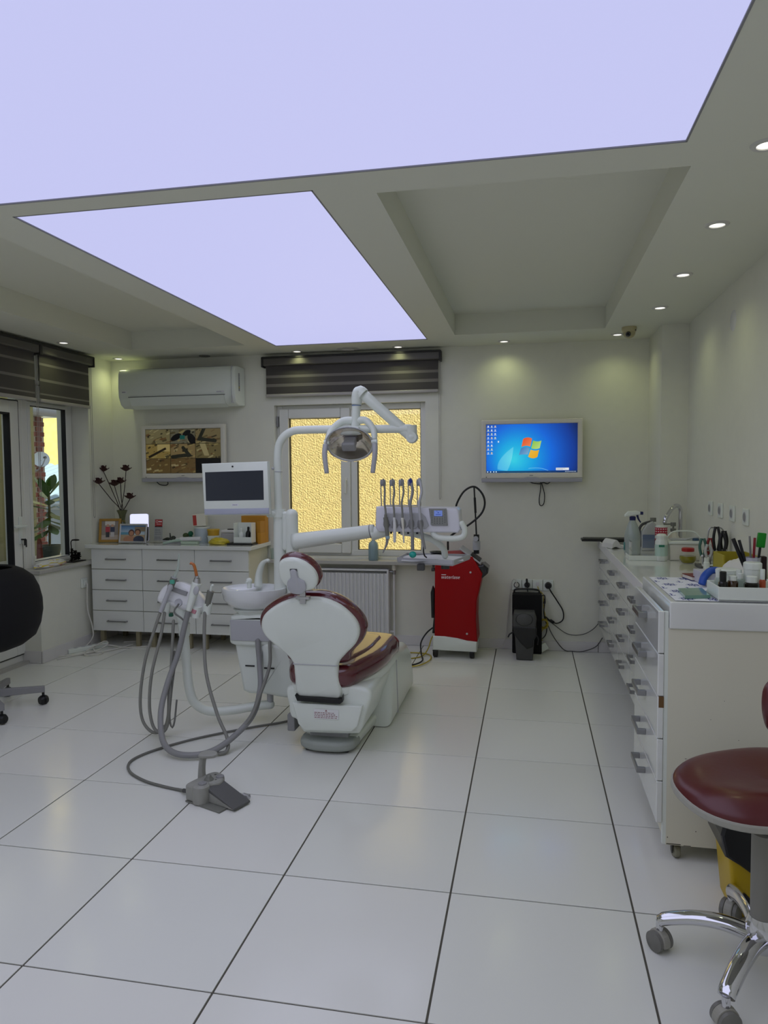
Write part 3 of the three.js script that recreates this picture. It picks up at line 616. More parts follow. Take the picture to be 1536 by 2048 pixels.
// ---------------------------------------------------------------- operating lamp on the pole arm
{
  const z = U - 0.03;
  const t = thing('operating_lamp', 'white dental operating lamp with clear shield and two side handles', 'lamp', [1.1, 1.5, z]);
  const a = [1.425, 1.635, z], b = [1.155, 1.875, z];
  part(t, 'spring_arm', TT([a, mix(a, b, 0.5), b], () => 0.03, 12, 16, 0.75), M.white);
  part(t, 'arm_knuckle', [S(a, 0.034), C(add(a, [0, 0, -0.03]), add(a, [0, 0, 0.03]), 0.03)], M.white);
  part(t, 'elbow', TT([b, [1.13, 1.895, z], [1.115, 1.87, z], [1.112, 1.82, z]], (k) => 0.036 - 0.008 * k, 18, 16), M.white);
  part(t, 'neck', [C([1.112, 1.84, z], [1.108, 1.75, z], 0.025, 0.023), C([1.108, 1.755, z], [1.105, 1.695, z], 0.026)], M.white);
  part(t, 'neck_ring', [C([1.112, 1.815, z], [1.112, 1.822, z], 0.0265)], mat('#5f79a8', 0.4));
  part(t, 'swivel', C([1.105, 1.675, z], [1.105, 1.697, z], 0.018), M.grey);
  const c = [1.075, 1.625, z + 0.07];
  for (const s of [-1, 1]) {
    part(t, 'yoke_arm', TT([[1.105 + s * 0.012, 1.735, z], [1.1 + s * 0.07, 1.73, z + 0.01], [1.093 + s * 0.12, 1.68, z + 0.03], [1.09 + s * 0.135, 1.62, z + 0.055]], (k) => 0.022 - 0.006 * k, 20, 14), M.white);
    part(t, 'pivot', C([1.09 + s * 0.12, 1.612, z + 0.06], [1.09 + s * 0.15, 1.612, z + 0.06], 0.014), M.white);
    part(t, 'handle', TT([[1.09 + s * 0.14, 1.6, z + 0.07], [1.09 + s * 0.142, 1.54, z + 0.085], [1.09 + s * 0.13, 1.44, z + 0.09]], (k) => 0.016 - 0.003 * k, 16, 14), M.shellGrey);
  }
  // head: a reflector dish facing down towards the chair
  const dish = (p, seg = 36) => place(L(p, [0, 0, 0], seg, 1, 0.82), [1.085, 1.6, z + 0.06], -1.0, 0.05, 0);
  part(t, 'head_shell', dish([[0, 0.075], [0.05, 0.07], [0.1, 0.045], [0.128, 0.01], [0.132, 0], [0.126, 0], [0.095, 0.036], [0.045, 0.058], [0, 0.062]]), M.white);
  part(t, 'reflector', dish([[0, 0.056], [0.045, 0.052], [0.092, 0.032], [0.122, 0.002]]), metal('#d8cfc0', 0.12));
  part(t, 'bulb_cover', [place(B(-0.034, 0.034, -0.018, 0.045, -0.022, 0.022, 0.01, 3), [1.085, 1.6, z + 0.06], -1.0, 0.05, 0), place(B(-0.04, 0.04, -0.04, -0.012, -0.026, 0.026, 0.012, 3), [1.085, 1.6, z + 0.06], -1.0, 0.05, 0)], M.grey);
  part(t, 'clear_shield', dish([[0.13, 0.0], [0.12, -0.03], [0.085, -0.06], [0.04, -0.075], [0, -0.078]]), M.clear);
  part(t, 'shield_rim', dish([[0.132, 0.004], [0.136, 0], [0.132, -0.004], [0.127, 0]]), M.shellGrey);
  part(t, 'head_cap', place(E([[-0.06, 0.0], [-0.045, 0.045], [0.045, 0.045], [0.06, 0.0]], 0.07, 0.015, false, [], 3), [1.09, 1.65, z + 0.03], -0.2), M.white);
}

// ---------------------------------------------------------------- monitor on the unit pole
{
  const z = U + 0.06;
  const t = thing('unit_monitor', 'white flat monitor with dark blank screen mounted on the unit pole', 'monitor', [0.42, 1.2, z]);
  const q = [[0.235, 1.205], [0.63, 1.212], [0.623, 1.51], [0.225, 1.501]];
  part(t, 'housing', place(E([q[0], q[1], q[2], q[3]], 0.045, 0.008, false, [], 3), [0, 0, z]), M.white);
  part(t, 'chin', place(E([[0.237, 1.208], [0.628, 1.215], [0.627, 1.25], [0.236, 1.243]], 0.05, 0.006, false, [], 3), [0, 0, z]), mat('#aeb2c2', 0.4));
  part(t, 'screen', place(E([[0.249, 1.288], [0.598, 1.294], [0.597, 1.46], [0.247, 1.452]], 0.004, 0.001), [0, 0, z + 0.022]), mat('#30353f', 0.12));
  part(t, 'webcam', C([0.415, 1.483, z + 0.02], [0.415, 1.483, z + 0.026], 0.005), M.black);
  part(t, 'maker_mark', sheet(0.04, 0.011, [0.425, 1.266, z + 0.0232]), mat('#ffffff', 0.4, { map: canvas(128, 36, (g) => { g.fillStyle = '#e6e6ec'; g.fillRect(0, 0, 128, 36); g.fillStyle = '#3a3d46'; g.font = 'italic bold 26px sans-serif'; g.fillText('SmartX', 14, 27); }) }));
  part(t, 'mount_arm', [C([0.6, 1.21, z - 0.03], [0.64, 1.212, U - 0.02], 0.018), B(0.5, 0.6, 1.3, 1.4, z - 0.05, z - 0.02, 0.006)], M.white);
}

// ---------------------------------------------------------------- instrument console
const IZ = U;
{
  const t = thing('instrument_console', 'white over-the-patient instrument console with keypad on a swing arm', 'dental console', [1.3, 1.0, IZ]);
  part(t, 'pillar', [C([0.728, 0.6, U - 0.02], [0.725, 1.205, U - 0.02], 0.037, 0.037, 28), S([0.725, 1.205, U - 0.02], 0.037, 1, 0.9, 1), C([0.728, 0.6, U - 0.02], [0.728, 0.6, U - 0.03], 0.04)], M.white);
  part(t, 'pillar_cover', [B(0.675, 0.705, 1.0, 1.225, U - 0.05, U + 0.01, 0.014, 3)], M.white);
  part(t, 'swing_arm', TT([[0.74, 1.052, U], [0.98, 1.085, U], [1.215, 1.118, U]], (k) => 0.047 - 0.01 * k, 20, 18), M.white);
  part(t, 'arm_ring', [C([1.19, 1.114, U], [1.196, 1.115, U], 0.0385)], M.grey);
  part(t, 'arm_wrist', C([1.2, 1.1, U], [1.29, 1.125, U], 0.038, 0.034), M.white);
  // console body
  part(t, 'body', place(E([[1.237, 1.255], [1.675, 1.25], [1.69, 1.235], [1.7, 1.135], [1.685, 1.115], [1.25, 1.118], [1.232, 1.14]], 0.17, 0.012, false, [], 3), [0, 0, IZ - 0.02]), mat('#e2e2ea', 0.3, { clearcoat: 0.3 }));
  const rec = [];
  const n = 5, x0 = 1.285, dx = 0.0415;
  const xs = [1.298, 1.345, 1.39, 1.435, 1.485];
  rec.push([1.283, 1.2], [1.295, 1.222], [1.49, 1.222], [1.512, 1.2], [1.53, 1.155], [1.515, 1.138], [1.495, 1.138], [1.478, 1.16], [1.46, 1.138], [1.438, 1.135], [1.42, 1.158], [1.405, 1.138], [1.384, 1.135], [1.368, 1.158], [1.352, 1.138], [1.332, 1.136], [1.318, 1.158], [1.303, 1.14], [1.288, 1.14], [1.278, 1.155]);
  part(t, 'holder_plate', place(E(rec, 0.016, 0.005, false, [], 2), [0, 0, IZ + 0.068]), M.shellGrey);
  for (const x of xs) part(t, 'holder_groove', place(S([0, 0, 0], 0.02, 0.9, 1.5, 0.35), [x, 1.163, IZ + 0.074]), M.grey);
  part(t, 'keypad_face', place(E([[1.53, 1.247], [1.625, 1.247], [1.632, 1.155], [1.545, 1.155]], 0.012, 0.003), [0, 0, IZ + 0.071]), M.grey);
  const pad = canvas(256, 256, (g) => {
    g.fillStyle = '#8b8d88'; g.fillRect(0, 0, 256, 256); g.fillStyle = '#55575a';
    for (let i = 0; i < 8; i++) { g.fillRect(14, 24 + i * 27, 20, 10); g.fillRect(222, 24 + i * 27, 20, 10); }
    for (let j = 0; j < 4; j++) for (let i = 0; i < 4; i++) { g.beginPath(); g.arc(66 + i * 42, 148 + j * 28, 8, 0, 7); g.fill(); }
    g.fillStyle = '#3b4a86'; g.fillRect(54, 104, 150, 14);
  });
  part(t, 'keypad_print', place(new THREE.PlaneGeometry(0.085, 0.083), [1.583, 1.201, IZ + 0.0775]), mat('#ffffff', 0.5, { map: pad }));
  const lcd = canvas(128, 80, (g) => { g.fillStyle = '#7d97ea'; g.fillRect(0, 0, 128, 80); g.fillStyle = '#3450a8'; g.beginPath(); g.arc(64, 30, 9, 0, 7); g.fill(); g.fillRect(24, 52, 80, 8); g.fillRect(30, 8, 26, 4); });
  part(t, 'keypad_screen', place(new THREE.PlaneGeometry(0.044, 0.03), [1.582, 1.221, IZ + 0.0782]), new THREE.MeshStandardMaterial({ color: 0x000000, emissive: 0xffffff, emissiveMap: lcd, emissiveIntensity: 0.55, roughness: 0.3 }));
  part(t, 'rear_rail', [B(1.27, 1.47, 1.256, 1.262, IZ - 0.03, IZ + 0.0, 0.002)], M.silver);
  part(t, 'side_handle', T([[1.545, 1.125, IZ + 0.03], [1.56, 1.098, IZ + 0.05], [1.6, 1.086, IZ + 0.06], [1.68, 1.086, IZ + 0.06], [1.715, 1.1, IZ + 0.06], [1.722, 1.135, IZ + 0.06], [1.708, 1.165, IZ + 0.06]], 0.016, 50, 14), M.white);
  part(t, 'drain_nub', [1.315, 1.36, 1.41, 1.46].map((x) => C([x, 1.105, IZ + 0.03], [x, 1.118, IZ + 0.03], 0.006)), M.black);
  part(t, 'tray_arm', T([[1.37, 1.11, IZ - 0.02], [1.44, 1.098, IZ - 0.02], [1.53, 1.07, IZ - 0.04], [1.59, 1.02, IZ - 0.06], [1.6, 0.975, IZ - 0.08]], 0.018, 40, 14), M.white);
  // whip arms with return pulleys
  [1.257, 1.31, 1.362, 1.412, 1.462].forEach((x, i) => {
    const a = part(t, 'whip_arm', [C([x - 0.012, 1.25, IZ - 0.05], [x - 0.014, 1.37, IZ - 0.05], 0.0035, 0.003, 8)], M.silver);
    part(a, 'pulley', [-1, 0, 1].map((k) => place(L([[0, -0.004], [0.017, -0.004], [0.02, 0], [0.017, 0.004], [0, 0.004]], [0, 0, 0], 20), [x + k * 0.009 - 0.002, 1.384, IZ - 0.05], 0, 0, Math.PI / 2)), M.shellGrey);
  });
}
{ // hand tools hanging on the console
  const z = IZ + 0.1, hz = IZ - 0.05;
  const tool = (name, label, k, x, hose, build, hm = M.hose, hr = 0.0055) => {
    const t = thing(name, label, 'handpiece', [x, 1.1, z]);
    part(t, 'hose', T([[k, 1.403, hz + 0.002], [k + 0.012, 1.372, hz + 0.03], [k + 0.02, 1.33, hz + 0.06], [mix([k], [x], 0.75)[0], 1.28, z - 0.01], [x - 0.004, 1.24, z], hose], hr, 50, 10), hm);
    build(t);
  };
  tool('air_syringe_handpiece', 'dark grey syringe with curved tip on the console, first beside the swing arm', 1.257, 1.302, [1.3, 1.205, z + 0.006], (t) => {
    part(t, 'grip', [C([1.3, 1.2, z + 0.008], [1.31, 1.095, z + 0.012], 0.013, 0.0095), C([1.3, 1.215, z + 0.006], [1.3, 1.2, z + 0.008], 0.008)], M.midGrey);
    part(t, 'collar', C([1.311, 1.1, z + 0.012], [1.312, 1.085, z + 0.012], 0.012), mat('#9db7c2', 0.3));
    part(t, 'tip', TT([[1.31, 1.085, z + 0.012], [1.304, 1.05, z + 0.014], [1.285, 1.008, z + 0.016]], (k) => 0.009 - 0.006 * k, 14, 10), M.grey);
  });
  tool('turbine_handpiece', 'slim pale handpiece on the console, second from the swing arm', 1.31, 1.349, [1.347, 1.2, z + 0.006], (t) => {
    part(t, 'sleeve', TT([[1.347, 1.2, z + 0.008], [1.35, 1.14, z + 0.01], [1.349, 1.065, z + 0.012]], (k) => 0.006 + 0.0035 * Math.sin(k * 3), 16, 12), M.whiteDull);
  });
  tool('motor_handpiece', 'slim ivory handpiece on the console, third from the swing arm', 1.362, 1.394, [1.392, 1.2, z + 0.006], (t) => {
    part(t, 'sleeve', TT([[1.392, 1.198, z + 0.008], [1.396, 1.14, z + 0.01], [1.4, 1.062, z + 0.012]], (k) => 0.0085 - 0.0045 * k, 16, 12), M.ivory);
  });
  tool('scaler_handpiece', 'thick grey handpiece with blue hose grip and teal cover on the console', 1.412, 1.44, [1.442, 1.18, z + 0.006], (t) => {
    part(t, 'sleeve', [C([1.442, 1.18, z + 0.008], [1.446, 1.1, z + 0.01], 0.007, 0.008), C([1.446, 1.1, z + 0.01], [1.447, 1.025, z + 0.01], 0.0095)], M.grey);
    part(t, 'blue_grip', place(B(-0.008, 0.008, -0.018, 0.018, -0.008, 0.008, 0.006, 2), [1.417, 1.388, hz + 0.022], 0, 0, 0.2), mat('#20308c', 0.4));
    part(t, 'teal_cover', S([1.447, 1.0, z + 0.006], 0.02, 1, 0.9, 0.9), mat('#27a79a', 0.3));
  }, M.grey, 0.008);
  tool('camera_handpiece', 'grey handpiece with black cable end on the console beside the keypad', 1.462, 1.488, [1.488, 1.185, z + 0.004], (t) => {
    part(t, 'sleeve', TT([[1.487, 1.185, z + 0.006], [1.497, 1.12, z + 0.008], [1.512, 1.03, z + 0.008]], (k) => 0.0085 - 0.001 * k, 14, 12), M.grey);
    part(t, 'cable', T([[1.508, 1.055, z + 0.01], [1.506, 1.02, z + 0.012], [1.512, 0.995, z + 0.01], [1.52, 0.985, z]], 0.004, 20, 8), M.black);
  }, M.shellGrey, 0.008);
}
{ // instrument tray under the console
  const t = thing('instrument_tray', 'white instrument tray covered with paper under the console', 'tray', [1.53, 0.94, -2.24]);
  const o = [[1.345, 2.33], [1.36, 2.45], [1.72, 2.42], [1.715, 2.3], [1.635, 2.02], [1.36, 2.2]];
  const q = [[1.35, 2.4], [1.725, 2.36], [1.66, 2.06], [1.34, 2.16]];
  part(t, 'base', place(E(q, 0.012, 0.004), [0, 0.942, 0], -Math.PI / 2), M.shellGrey);
  for (let i = 0; i < 4; i++) {
    const a = q[i], b = q[(i + 1) % 4], len = Math.hypot(b[0] - a[0], b[1] - a[1]);
    part(t, 'rim', place(B(-len / 2, len / 2, 0, 0.026, -0.005, 0.005, 0.004, 2), [(a[0] + b[0]) / 2, 0.942, -(a[1] + b[1]) / 2], 0, Math.atan2(b[1] - a[1], b[0] - a[0]), 0), M.shellGrey);
  }
  part(t, 'arm_socket', [C([1.6, 0.9, -2.22], [1.6, 0.94, -2.22], 0.024), B(1.46, 1.5, 0.905, 0.94, -2.12, -2.08, 0.004)], M.darkGrey);
  const pw = place(new THREE.PlaneGeometry(0.34, 0.29, 24, 18), [0, 0, 0], -Math.PI / 2);
  const pp = pw.attributes.position;
  for (let i = 0; i < pp.count; i++) pp.setY(i, 0.004 * noise.noise(pp.getX(i) * 14, pp.getZ(i) * 14, 2) + 0.012 * Math.exp(-(((pp.getX(i) - 0.02) / 0.04) ** 2)) + 0.006);
  pw.computeVertexNormals();
  single('tray_paper', 'crumpled white paper liner lying in the instrument tray', 'paper', place(pw, [1.525, 0.95, -2.245], 0, 0.12, 0), mat('#f0f0f6', 0.8));
  single('black_dish', 'small black rubber bowl behind the instrument tray', 'bowl', L([[0, 0], [0.035, 0.002], [0.046, 0.014], [0.04, 0.014], [0.03, 0.006], [0, 0.005]], [1.535, 0.966, -2.37]), M.blackGloss);
}

// ---------------------------------------------------------------- foot control
{
  const t = thing('foot_control', 'grey foot control with wide pedal and upright lever lying on the tiles', 'foot pedal', [0.68, 0, -1.12]);
  const rot = (g) => place(g, [0.665, 0, -1.13], 0, -0.38, 0);
  part(t, 'base_mat', rot(B(-0.06, 0.15, 0.0, 0.008, 0.0, 0.085, 0.002)), M.midGrey);
  part(t, 'body', rot(join([place(E([[-0.055, 0.07], [-0.06, -0.07], [-0.03, -0.085], [0.03, -0.075], [0.035, -0.02], [0.05, 0.02], [0.035, 0.06], [0.0, 0.085]], 0.075, 0.012, true, [], 4), [0, 0.045, 0], -Math.PI / 2, 0, 0)])), M.pedal);
  part(t, 'front_pillar', rot(L([[0.038, 0.006], [0.04, 0.05], [0.038, 0.078], [0.03, 0.086], [0, 0.088]], [0.008, 0, 0.052], 24)), M.pedal);
  part(t, 'pedal_plate', rot(place(E([[0, 0.062], [0.16, 0.008], [0.162, 0.0], [0, 0.046]], 0.1, 0.003), [0.036, 0.008, -0.005])), M.pedalTop, { label: 'dark grey pedal plate' });
  part(t, 'pedal_side', rot(place(E([[0, 0.048], [0.155, 0.006], [0.155, 0], [0, 0]], 0.092, 0.003), [0.036, 0.008, -0.002])), M.pedal);
  part(t, 'lever', rot(join([place(E([[-0.05, 0.0], [-0.018, 0.0], [-0.02, 0.1], [-0.012, 0.165], [-0.03, 0.17], [-0.046, 0.1]], 0.03, 0.008, true, [], 3), [-0.032, 0.01, -0.02]), place(E([[-0.035, -0.02], [0.03, -0.018], [0.045, 0.005], [0.02, 0.024], [-0.03, 0.02]], 0.014, 0.005, true), [-0.03, 0.182, -0.025], -1.35, 0.3, 0.15)])), M.pedal);
  for (const [x, z] of [[0.015, 0.052], [0.018, -0.05]]) part(t, 'button', rot(L([[0.019, 0], [0.018, 0.006], [0.01, 0.01], [0, 0.011]], [x, z > 0 ? 0.086 : 0.081, z])), M.grey);
  part(t, 'joystick', rot(L([[0.022, 0], [0.02, 0.006], [0.013, 0.012], [0.011, 0.02], [0.004, 0.026], [0, 0.027]], [0.0, 0.082, 0.0])), M.midGrey);
  part(t, 'pictogram', rot(join([B(-0.02, -0.012, 0.082, 0.0835, 0.055, 0.065, 0), B(-0.02, -0.012, 0.082, 0.0835, -0.06, -0.05, 0), B(0.022, 0.028, 0.082, 0.0835, -0.022, -0.014, 0)])), M.darkGrey);
  part(t, 'spring', rot(T(Array.from({ length: 30 }, (_, i) => [0.14 + i * 0.0012, 0.018 + 0.01 * Math.sin(i * 1.3), -0.072 + 0.01 * Math.cos(i * 1.3)]), 0.002, 90, 6)), M.silver);
  part(t, 'strain_relief', T([[0.565, 0.022, -1.13], [0.535, 0.016, -1.145]], 0.009, 6, 10), M.darkGrey);
  part(t, 'cable', T([[0.54, 0.017, -1.143], [0.5, 0.008, -1.166], [0.4, 0.008, -1.19], [0.297, 0.008, -1.226], [0.18, 0.008, -1.3], [0.112, 0.008, -1.399], [0.115, 0.008, -1.5], [0.18, 0.008, -1.63], [0.304, 0.008, -1.79], [0.516, 0.008, -1.984], [0.656, 0.008, -2.091], [0.73, 0.008, -2.17], [0.84, 0.012, -2.24]], 0.0065, 140, 8), M.hoseDark);
}

// ---------------------------------------------------------------- air conditioner
{
  const t = thing('air_conditioner', 'white split air conditioner high on the back wall', 'air conditioner', [-0.86, 2.0, -4.1]);
  const prof = (k) => [[-4.095, 2.02], [-3.96, 2.012], [-3.905, 2.04], [-3.875, 2.1], [-3.868, 2.18], [-3.872, 2.29], [-3.89, 2.33], [-3.93, 2.342], [-4.095, 2.342]];
  part(t, 'casing', place(E(prof(), 1.05, 0.008, false, [], 3), [-0.865, 0, 0], 0, -Math.PI / 2, 0), M.white);
  for (const x of [-1.384, -0.345]) part(t, 'end_cap', place(E(prof(), 0.022, 0.008, false, [], 3), [x, 0, 0], 0, -Math.PI / 2, 0), M.white);
  part(t, 'air_flap', place(E([[-3.965, 2.008], [-3.905, 2.034], [-3.874, 2.095], [-3.87, 2.098], [-3.9, 2.028], [-3.962, 2.002]], 0.86, 0.001), [-0.86, 0, 0], 0, -Math.PI / 2, 0), M.white);
  part(t, 'flap_gap', [B(-1.3, -0.42, 2.098, 2.102, -3.872, -3.867, 0)], M.darkGrey);
  part(t, 'panel_seam', [B(-0.362, -0.359, 2.03, 2.335, -3.94, -3.866, 0)], M.shellGrey);
  part(t, 'top_grille', Array.from({ length: 7 }, (_, i) => B(-1.34, -0.4, 2.34, 2.347, -4.07 + i * 0.02, -4.064 + i * 0.02, 0)), M.shellGrey, { kind: 'stuff' });
  const logo = (w, h, txt, c) => canvas(w, h, (g) => { g.fillStyle = '#e4e4e6'; g.fillRect(0, 0, w, h); g.fillStyle = c; g.font = 'bold ' + Math.floor(h * 0.75) + 'px sans-serif'; g.fillText(txt, 4, h * 0.78); });
  part(t, 'maker_mark', sheet(0.045, 0.018, [-1.335, 2.145, -3.8665]), mat('#fff', 0.4, { map: logo(96, 38, 'beko', '#3c4654') }));
  part(t, 'type_mark', sheet(0.07, 0.012, [-0.46, 2.125, -3.8668]), mat('#fff', 0.4, { map: logo(140, 24, 'INVERTER', '#70757c') }));
  part(t, 'energy_label', sheet(0.028, 0.15, [-0.3335, 2.21, -3.97], 0, Math.PI / 2, 0), mat('#fff', 0.6, { map: canvas(32, 160, (g) => { g.fillStyle = '#9fa0a0'; g.fillRect(0, 0, 32, 160); g.fillStyle = '#4f5254'; for (let i = 0; i < 13; i++) g.fillRect(4, 6 + i * 12, 10 + (i * 7) % 14, 5); g.fillStyle = '#b9b04a'; g.fillRect(6, 118, 20, 18); }) }));
}

// ---------------------------------------------------------------- wall televisions
function television(label, cx, cy, screen, dim) {
  const z = ZB, t = thing('wall_television', label, 'television', [cx, cy - 0.25, z]);
  const w = 0.39, f = z + 0.085;
  part(t, 'rear_case', B(cx - 0.3, cx + 0.3, cy - 0.18, cy + 0.18, z + 0.002, z + 0.05, 0.01, 2), M.darkGrey);
  part(t, 'housing', place(E([[-w, -0.215], [w, -0.215], [w, 0.248], [-w, 0.248]], 0.05, 0.008, false, [[[-0.352, -0.172], [-0.352, 0.212], [0.352, 0.212], [0.352, -0.172]]], 3), [cx, cy, f - 0.022]), M.ivory);
  part(t, 'speaker_bar', place(E([[-w + 0.002, -0.246], [w - 0.002, -0.246], [w, -0.215], [0.08, -0.215], [0.03, -0.205], [-0.03, -0.205], [-0.08, -0.215], [-w, -0.215]], 0.06, 0.006, false, [], 2), [cx, cy, f - 0.02]), mat('#a9a9b0', 0.4));
  part(t, 'screen', place(B(-0.353, 0.353, -0.173, 0.213, -0.02, 0.0, 0), [cx, cy, f - 0.008]), M.blackGloss);
  part(t, 'picture', sheet(0.702, 0.382, [cx, cy + 0.02, f - 0.0072]), new THREE.MeshPhysicalMaterial({ color: 0x050505, roughness: 0.25, emissive: 0xffffff, emissiveMap: screen, emissiveIntensity: dim }));
  part(t, 'maker_mark', B(cx - 0.014, cx + 0.014, cy - 0.196, cy - 0.19, f + 0.002, f + 0.0035, 0), M.grey);
  part(t, 'sensor', S([cx - 0.35, cy - 0.205, f + 0.003], 0.004, 1, 1, 0.3, 10), M.black);
  const l = new THREE.RectAreaLight(0xffffff, dim * 0.18, 0.7, 0.38);
  l.position.set(cx, cy + 0.02, f + 0.006); l.rotation.y = Math.PI; scene.add(l);
  return t;
}
{
  const desk = canvas(1024, 560, (g, w, h) => {
    const a = g.createRadialGradient(w * 0.3, h * 0.72, 20, w * 0.42, h * 0.6, w * 0.72);
    a.addColorStop(0, '#35d3ea'); a.addColorStop(0.25, '#0ba3e6'); a.addColorStop(0.5, '#0568de'); a.addColorStop(0.78, '#053a9a'); a.addColorStop(1, '#021338');
    g.fillStyle = a; g.fillRect(0, 0, w, h);
    g.globalAlpha = 0.35; g.fillStyle = '#c8f6ff';
    g.beginPath(); g.moveTo(130, 520); g.quadraticCurveTo(110, 400, 310, 260); g.quadraticCurveTo(300, 420, 240, 540); g.fill();
    g.globalAlpha = 0.8; g.strokeStyle = '#a8ecff'; g.lineWidth = 4;
    g.beginPath(); g.moveTo(480, 512); g.quadraticCurveTo(640, 490, 730, 556); g.stroke();
    g.globalAlpha = 1;
    const quad = (c0, c1, p) => { const q = g.createRadialGradient(495, 265, 8, 495, 265, 150); q.addColorStop(0, c1); q.addColorStop(1, c0); g.fillStyle = q; g.beginPath(); g.moveTo(...p[0]); g.quadraticCurveTo(...p[1]); g.lineTo(...p[2]); g.quadraticCurveTo(...p[3]); g.fill(); };
    quad('#e8481c', '#f4e0a0', [[420, 170], [470, 140, 520, 168], [498, 258], [450, 235, 400, 262]]);
    const l1 = (p, c0, c1) => { const q = g.createLinearGradient(400, 160, 620, 400); q.addColorStop(0, c0); q.addColorStop(1, c1); g.fillStyle = q; g.beginPath(); g.moveTo(...p[0]); g.quadraticCurveTo(...p[1], ...p[2]); g.lineTo(...p[3]); g.quadraticCurveTo(...p[4], ...p[5]); g.closePath(); g.fill(); };
    l1([[425, 172], [470, 140], [520, 170], [500, 262], [455, 238], [402, 262]], '#e8481c', '#f6dca0');
    l1([[532, 190], [580, 214], [626, 192], [606, 280], [560, 300], [510, 280]], '#5fb418', '#e6efb0');
    l1([[396, 278], [450, 250], [494, 280], [474, 352], [420, 346], [372, 356]], '#1a5fae', '#bfe6f0');
    l1([[504, 294], [556, 318], [600, 298], [580, 380], [530, 412], [476, 376]], '#f0d890', '#f0a400');
    g.fillStyle = '#dfe8f2';
    for (let c = 0; c < 3; c++) for (let r = 0; r < [8, 8, 4][c]; r++) { g.fillStyle = ['#dfe8f2', '#b8d0e8', '#e8c8a0', '#d0e0b8'][(c * 5 + r * 3) % 4]; g.fillRect(14 + c * 40, 12 + r * 44, 16, 16); g.fillStyle = '#e8f0f8'; g.fillRect(8 + c * 40, 32 + r * 44, 28, 4); }
    g.fillRect(132, 190, 14, 18);
    g.fillStyle = '#06284e'; g.globalAlpha = 0.75; g.fillRect(0, 538, w, 22); g.globalAlpha = 1;
    g.fillStyle = '#cfe6f2'; for (const x of [8, 42, 78, 106]) g.fillRect(x, 542, 14, 13);
    g.fillStyle = '#e6e9ee'; g.fillRect(788, 506, 144, 28); g.fillStyle = '#9aa2ac'; g.fillRect(796, 513, 96, 4); g.fillRect(796, 522, 70, 4);
    g.fillStyle = '#c0ccd8'; for (let i = 0; i < 9; i++) g.fillRect(890 + i * 14, 545, 8, 8);
  });
  television('wall television showing a bright blue computer desktop', 2.075, 1.602, desk, 0.9);
  const cctv = canvas(768, 432, (g, w, h) => {
    g.fillStyle = '#141208'; g.fillRect(0, 0, w, h);
    let s = 7; const r = () => (s = (s * 16807) % 2147483647) / 2147483647;
    const base = ['#8d845c', '#77745f', '#8a7c56', '#a08a4c', '#948056', '#7c7048', '#6e5a34', '#745f3a', '#050506'];
    for (let k = 0; k < 9; k++) {
      const x0 = (k % 3) * 256, y0 = Math.floor(k / 3) * 144;
      g.save(); g.beginPath(); g.rect(x0 + 2, y0 + 2, 252, 140); g.clip();
      g.fillStyle = base[k]; g.fillRect(x0, y0, 256, 144);
      if (k === 8) { g.fillStyle = '#556'; g.fillRect(x0 + 60, y0 + 42, 6, 3); g.restore(); continue; }
      for (let i = 0; i < 22; i++) {
        g.globalAlpha = 0.7; g.fillStyle = ['#c7bd8c', '#3a3420', '#5c5030', '#201c12', '#b3a468', '#6b4a2a'][Math.floor(r() * 6)];
        g.save(); g.translate(x0 + r() * 256, y0 + r() * 144); g.rotate(-0.5 + r() * 0.4); g.fillRect(-20, -5, 12 + r() * 50, 5 + r() * 16); g.restore();
      }
      g.globalAlpha = 1;
      if (k === 1) { g.fillStyle = '#0b0a10'; for (const [a, b, c, d] of [[60, 80, 60, 28], [170, 40, 44, 24], [220, 100, 36, 60]]) { g.beginPath(); g.ellipse(x0 + a, y0 + b, c, d, -0.5, 0, 7); g.fill(); } g.fillStyle = '#1c6a62'; g.fillRect(x0 + 100, y0 + 62, 50, 38); }
      if (k === 2 || k === 4) { g.strokeStyle = '#2c2e24'; g.lineWidth = 34; g.lineCap = 'round'; g.beginPath(); if (k === 2) { g.moveTo(x0 + 90, y0); g.lineTo(x0 + 40, y0 + 100); g.lineTo(x0 + 200, y0 + 120); } else { g.moveTo(x0 + 130, y0 + 40); g.lineTo(x0 + 190, y0 + 110); g.lineTo(x0 + 20, y0 + 128); } g.stroke(); }
      if (k === 3) { g.fillStyle = '#c9b676'; g.fillRect(x0 + 120, y0 + 4, 130, 70); g.fillStyle = '#2a2216'; g.save(); g.translate(x0 + 110, y0 + 90); g.rotate(-0.45); g.fillRect(-90, -10, 200, 22); g.restore(); }
      if (k === 5) { g.fillStyle = '#b4a878'; g.beginPath(); g.moveTo(x0 + 40, y0); g.lineTo(x0 + 100, y0); g.lineTo(x0 + 140, y0 + 120); g.lineTo(x0 + 90, y0 + 120); g.fill(); }
      g.restore();
    }
  });
  television('wall television showing nine security camera views', -0.885, 1.622, cctv, 0.34);
  single('television_cable', 'black cable loop hanging below the blue television', 'cable', [
    T([[2.06, 1.36, -4.06], [2.09, 1.348, -4.05], [2.14, 1.342, -4.06], [2.17, 1.352, -4.05], [2.2, 1.342, -4.06], [2.225, 1.36, -4.06]], 0.004, 40, 8),
    T([[2.15, 1.355, -4.07], [2.148, 1.3, -4.08], [2.138, 1.22, -4.085], [2.142, 1.175, -4.085], [2.158, 1.168, -4.085], [2.175, 1.19, -4.085], [2.178, 1.26, -4.082], [2.158, 1.34, -4.07]], 0.0035, 60, 8)], M.cableBlack);
